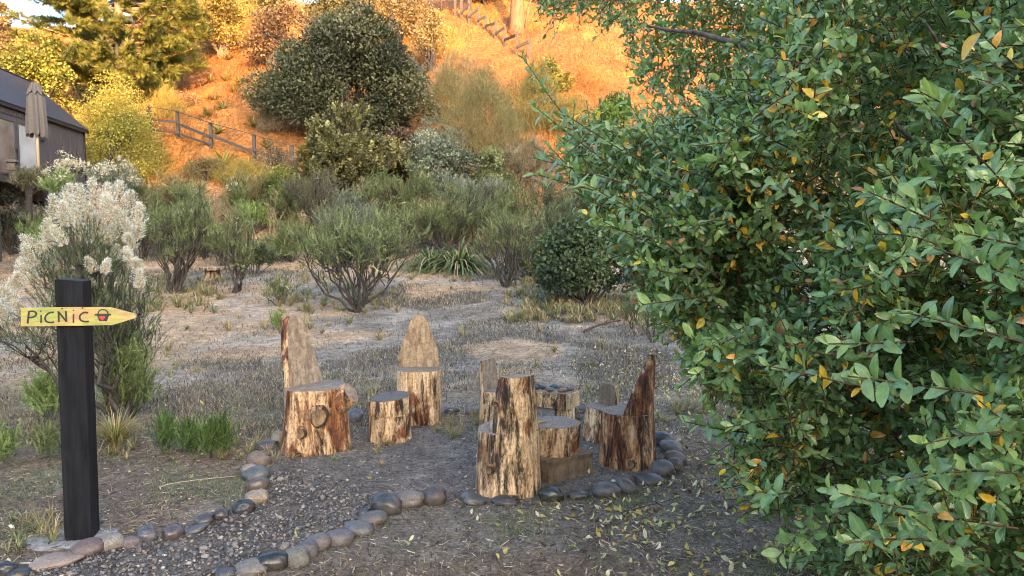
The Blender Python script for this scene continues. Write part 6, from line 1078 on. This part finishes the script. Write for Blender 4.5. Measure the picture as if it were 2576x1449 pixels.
# small red and white thing at the pine
rp = AT(316, 222, float(P(305, 268)[1]) - .6); rw = empty('flower_pot', rp, .2, 'white pot with a red flower on a stand at the foot of the pine', 'flower pot'); mb = MB(); mb.add(*tube(np.array([[0, 0, -.12], [0, 0, .08]]), [.15, .22], 14), 0); mb.build('pot', M['white'], rw); mb = MB(); V, f = stone_mesh(R(5), .17, .17, .13, rough=.4); mb.add(V + [-.05, 0, .18], f, 0); mb.build('flower', M['paint_red'], rw)
mb = MB(); tz0 = tz(rp[0], rp[1]); mb.add(*tube(np.array([[0, 0, tz0 - rp[2] - .1], [0, 0, -.12]]), [.05, .05], 8), 0); mb.build('stand', M['fence_wood'], rw)

# ------------------------------------------------------------------ fences
def fence(label, posts, w_, rails, name='rail_fence', mat='fence_wood', wire=None, group=None):
    """posts: (u base, v base, v top); rails: (post i, share of height, post j, share of height, thickness)"""
    B_ = [P(u, v) for u, v, t in posts]; T_ = [q + [0, 0, (v - t) / sc(q[1])] for q, (u, v, t) in zip(B_, posts)]; root = empty(name, B_[0], 0, label, 'fence', group); o0 = B_[0]
    for q, t in zip(B_, T_): mb = MB(); V, f = rbox((w_, w_, t[2] - q[2] + .3), .012, 4); mb.add(V + (q - o0) - [0, 0, .3], f, 0, smooth=False); mb.build('post', M[mat], root)
    for (i, a, j, b_, h) in rails:
        pa = B_[i] + (T_[i] - B_[i]) * a - o0; pc = B_[j] + (T_[j] - B_[j]) * b_ - o0; mb = MB(); V, f = beam(pa - [0, w_ * .75, 0], pc - [0, w_ * .75, 0], .05, h); mb.add(V, f, 0, smooth=False); mb.build('rail', M[mat], root)
    return root
fence('rail fence of square posts stepping down the orange bank', [(376, 345, 272), (448, 353, 283), (531, 372, 309), (640, 407, 340), (735, 430, 368)], .125, [(0, .97, 1, .97, .03), (1, .97, 2, .97, .03), (2, .97, 3, .97, .03), (3, .97, 4, .97, .03), (0, .55, 1, .58, .10), (1, .55, 2, .42, .11), (2, .50, 3, .32, .11), (3, .45, 4, .2, .11), (0, .2, 1, .22, .08), (1, .2, 2, .12, .08)])
UF = [(1145, 40, -2), (1161, 48, -1), (1180, 58, 3), (1202, 66, 19), (1221, 78, 38), (1246, 100, 54), (1269, 116, 63), (1300, 134, 82), (1330, 142, 102)]
fence('fence of tall dark posts with slanting rails climbing the orange slope', UF, .17, [(i, .25, i + 1, .82, .14) for i in range(1, 8)], 'post_fence')
wf_ = empty('wire_fence', P(1110, 22), 0, 'see-through wire mesh fence on the ridge top', 'fence'); o0 = np.array(wf_.location); W_ = [P(u, v) for u, v in ((1075, 26), (1110, 25), (1145, 25), (1185, 26))]
for q in W_: mb = MB(); mb.add(*tube(np.array([q - o0 - [0, 0, .2], q - o0 + [0, 0, 1.7]]), [.05, .05], 8), 0); mb.build('post', M['fence_wood'], wf_)
mb = MB(); A_ = []; B_ = []
for qa, qb in zip(W_[:-1], W_[1:]):
    n = 14
    for k in range(-n, n):
        for sg_ in (1, -1):
            t0, t1 = k / n, k / n + 1.0; za, zb = (0, 1.6) if sg_ > 0 else (1.6, 0); c0, c1 = max(t0, 0), min(t1, 1)
            if c1 <= c0: continue
            f0 = (c0 - t0); f1 = (c1 - t0); A_.append(qa + (qb - qa) * c0 + [0, 0, za + (zb - za) * f0] - o0); B_.append(qa + (qb - qa) * c1 + [0, 0, za + (zb - za) * f1] - o0)
V, f = segs(A_, B_, .012, .012, 3); mb.add(V, f, 0); mb.build('wire_mesh', M['metal_dark'], wf_)
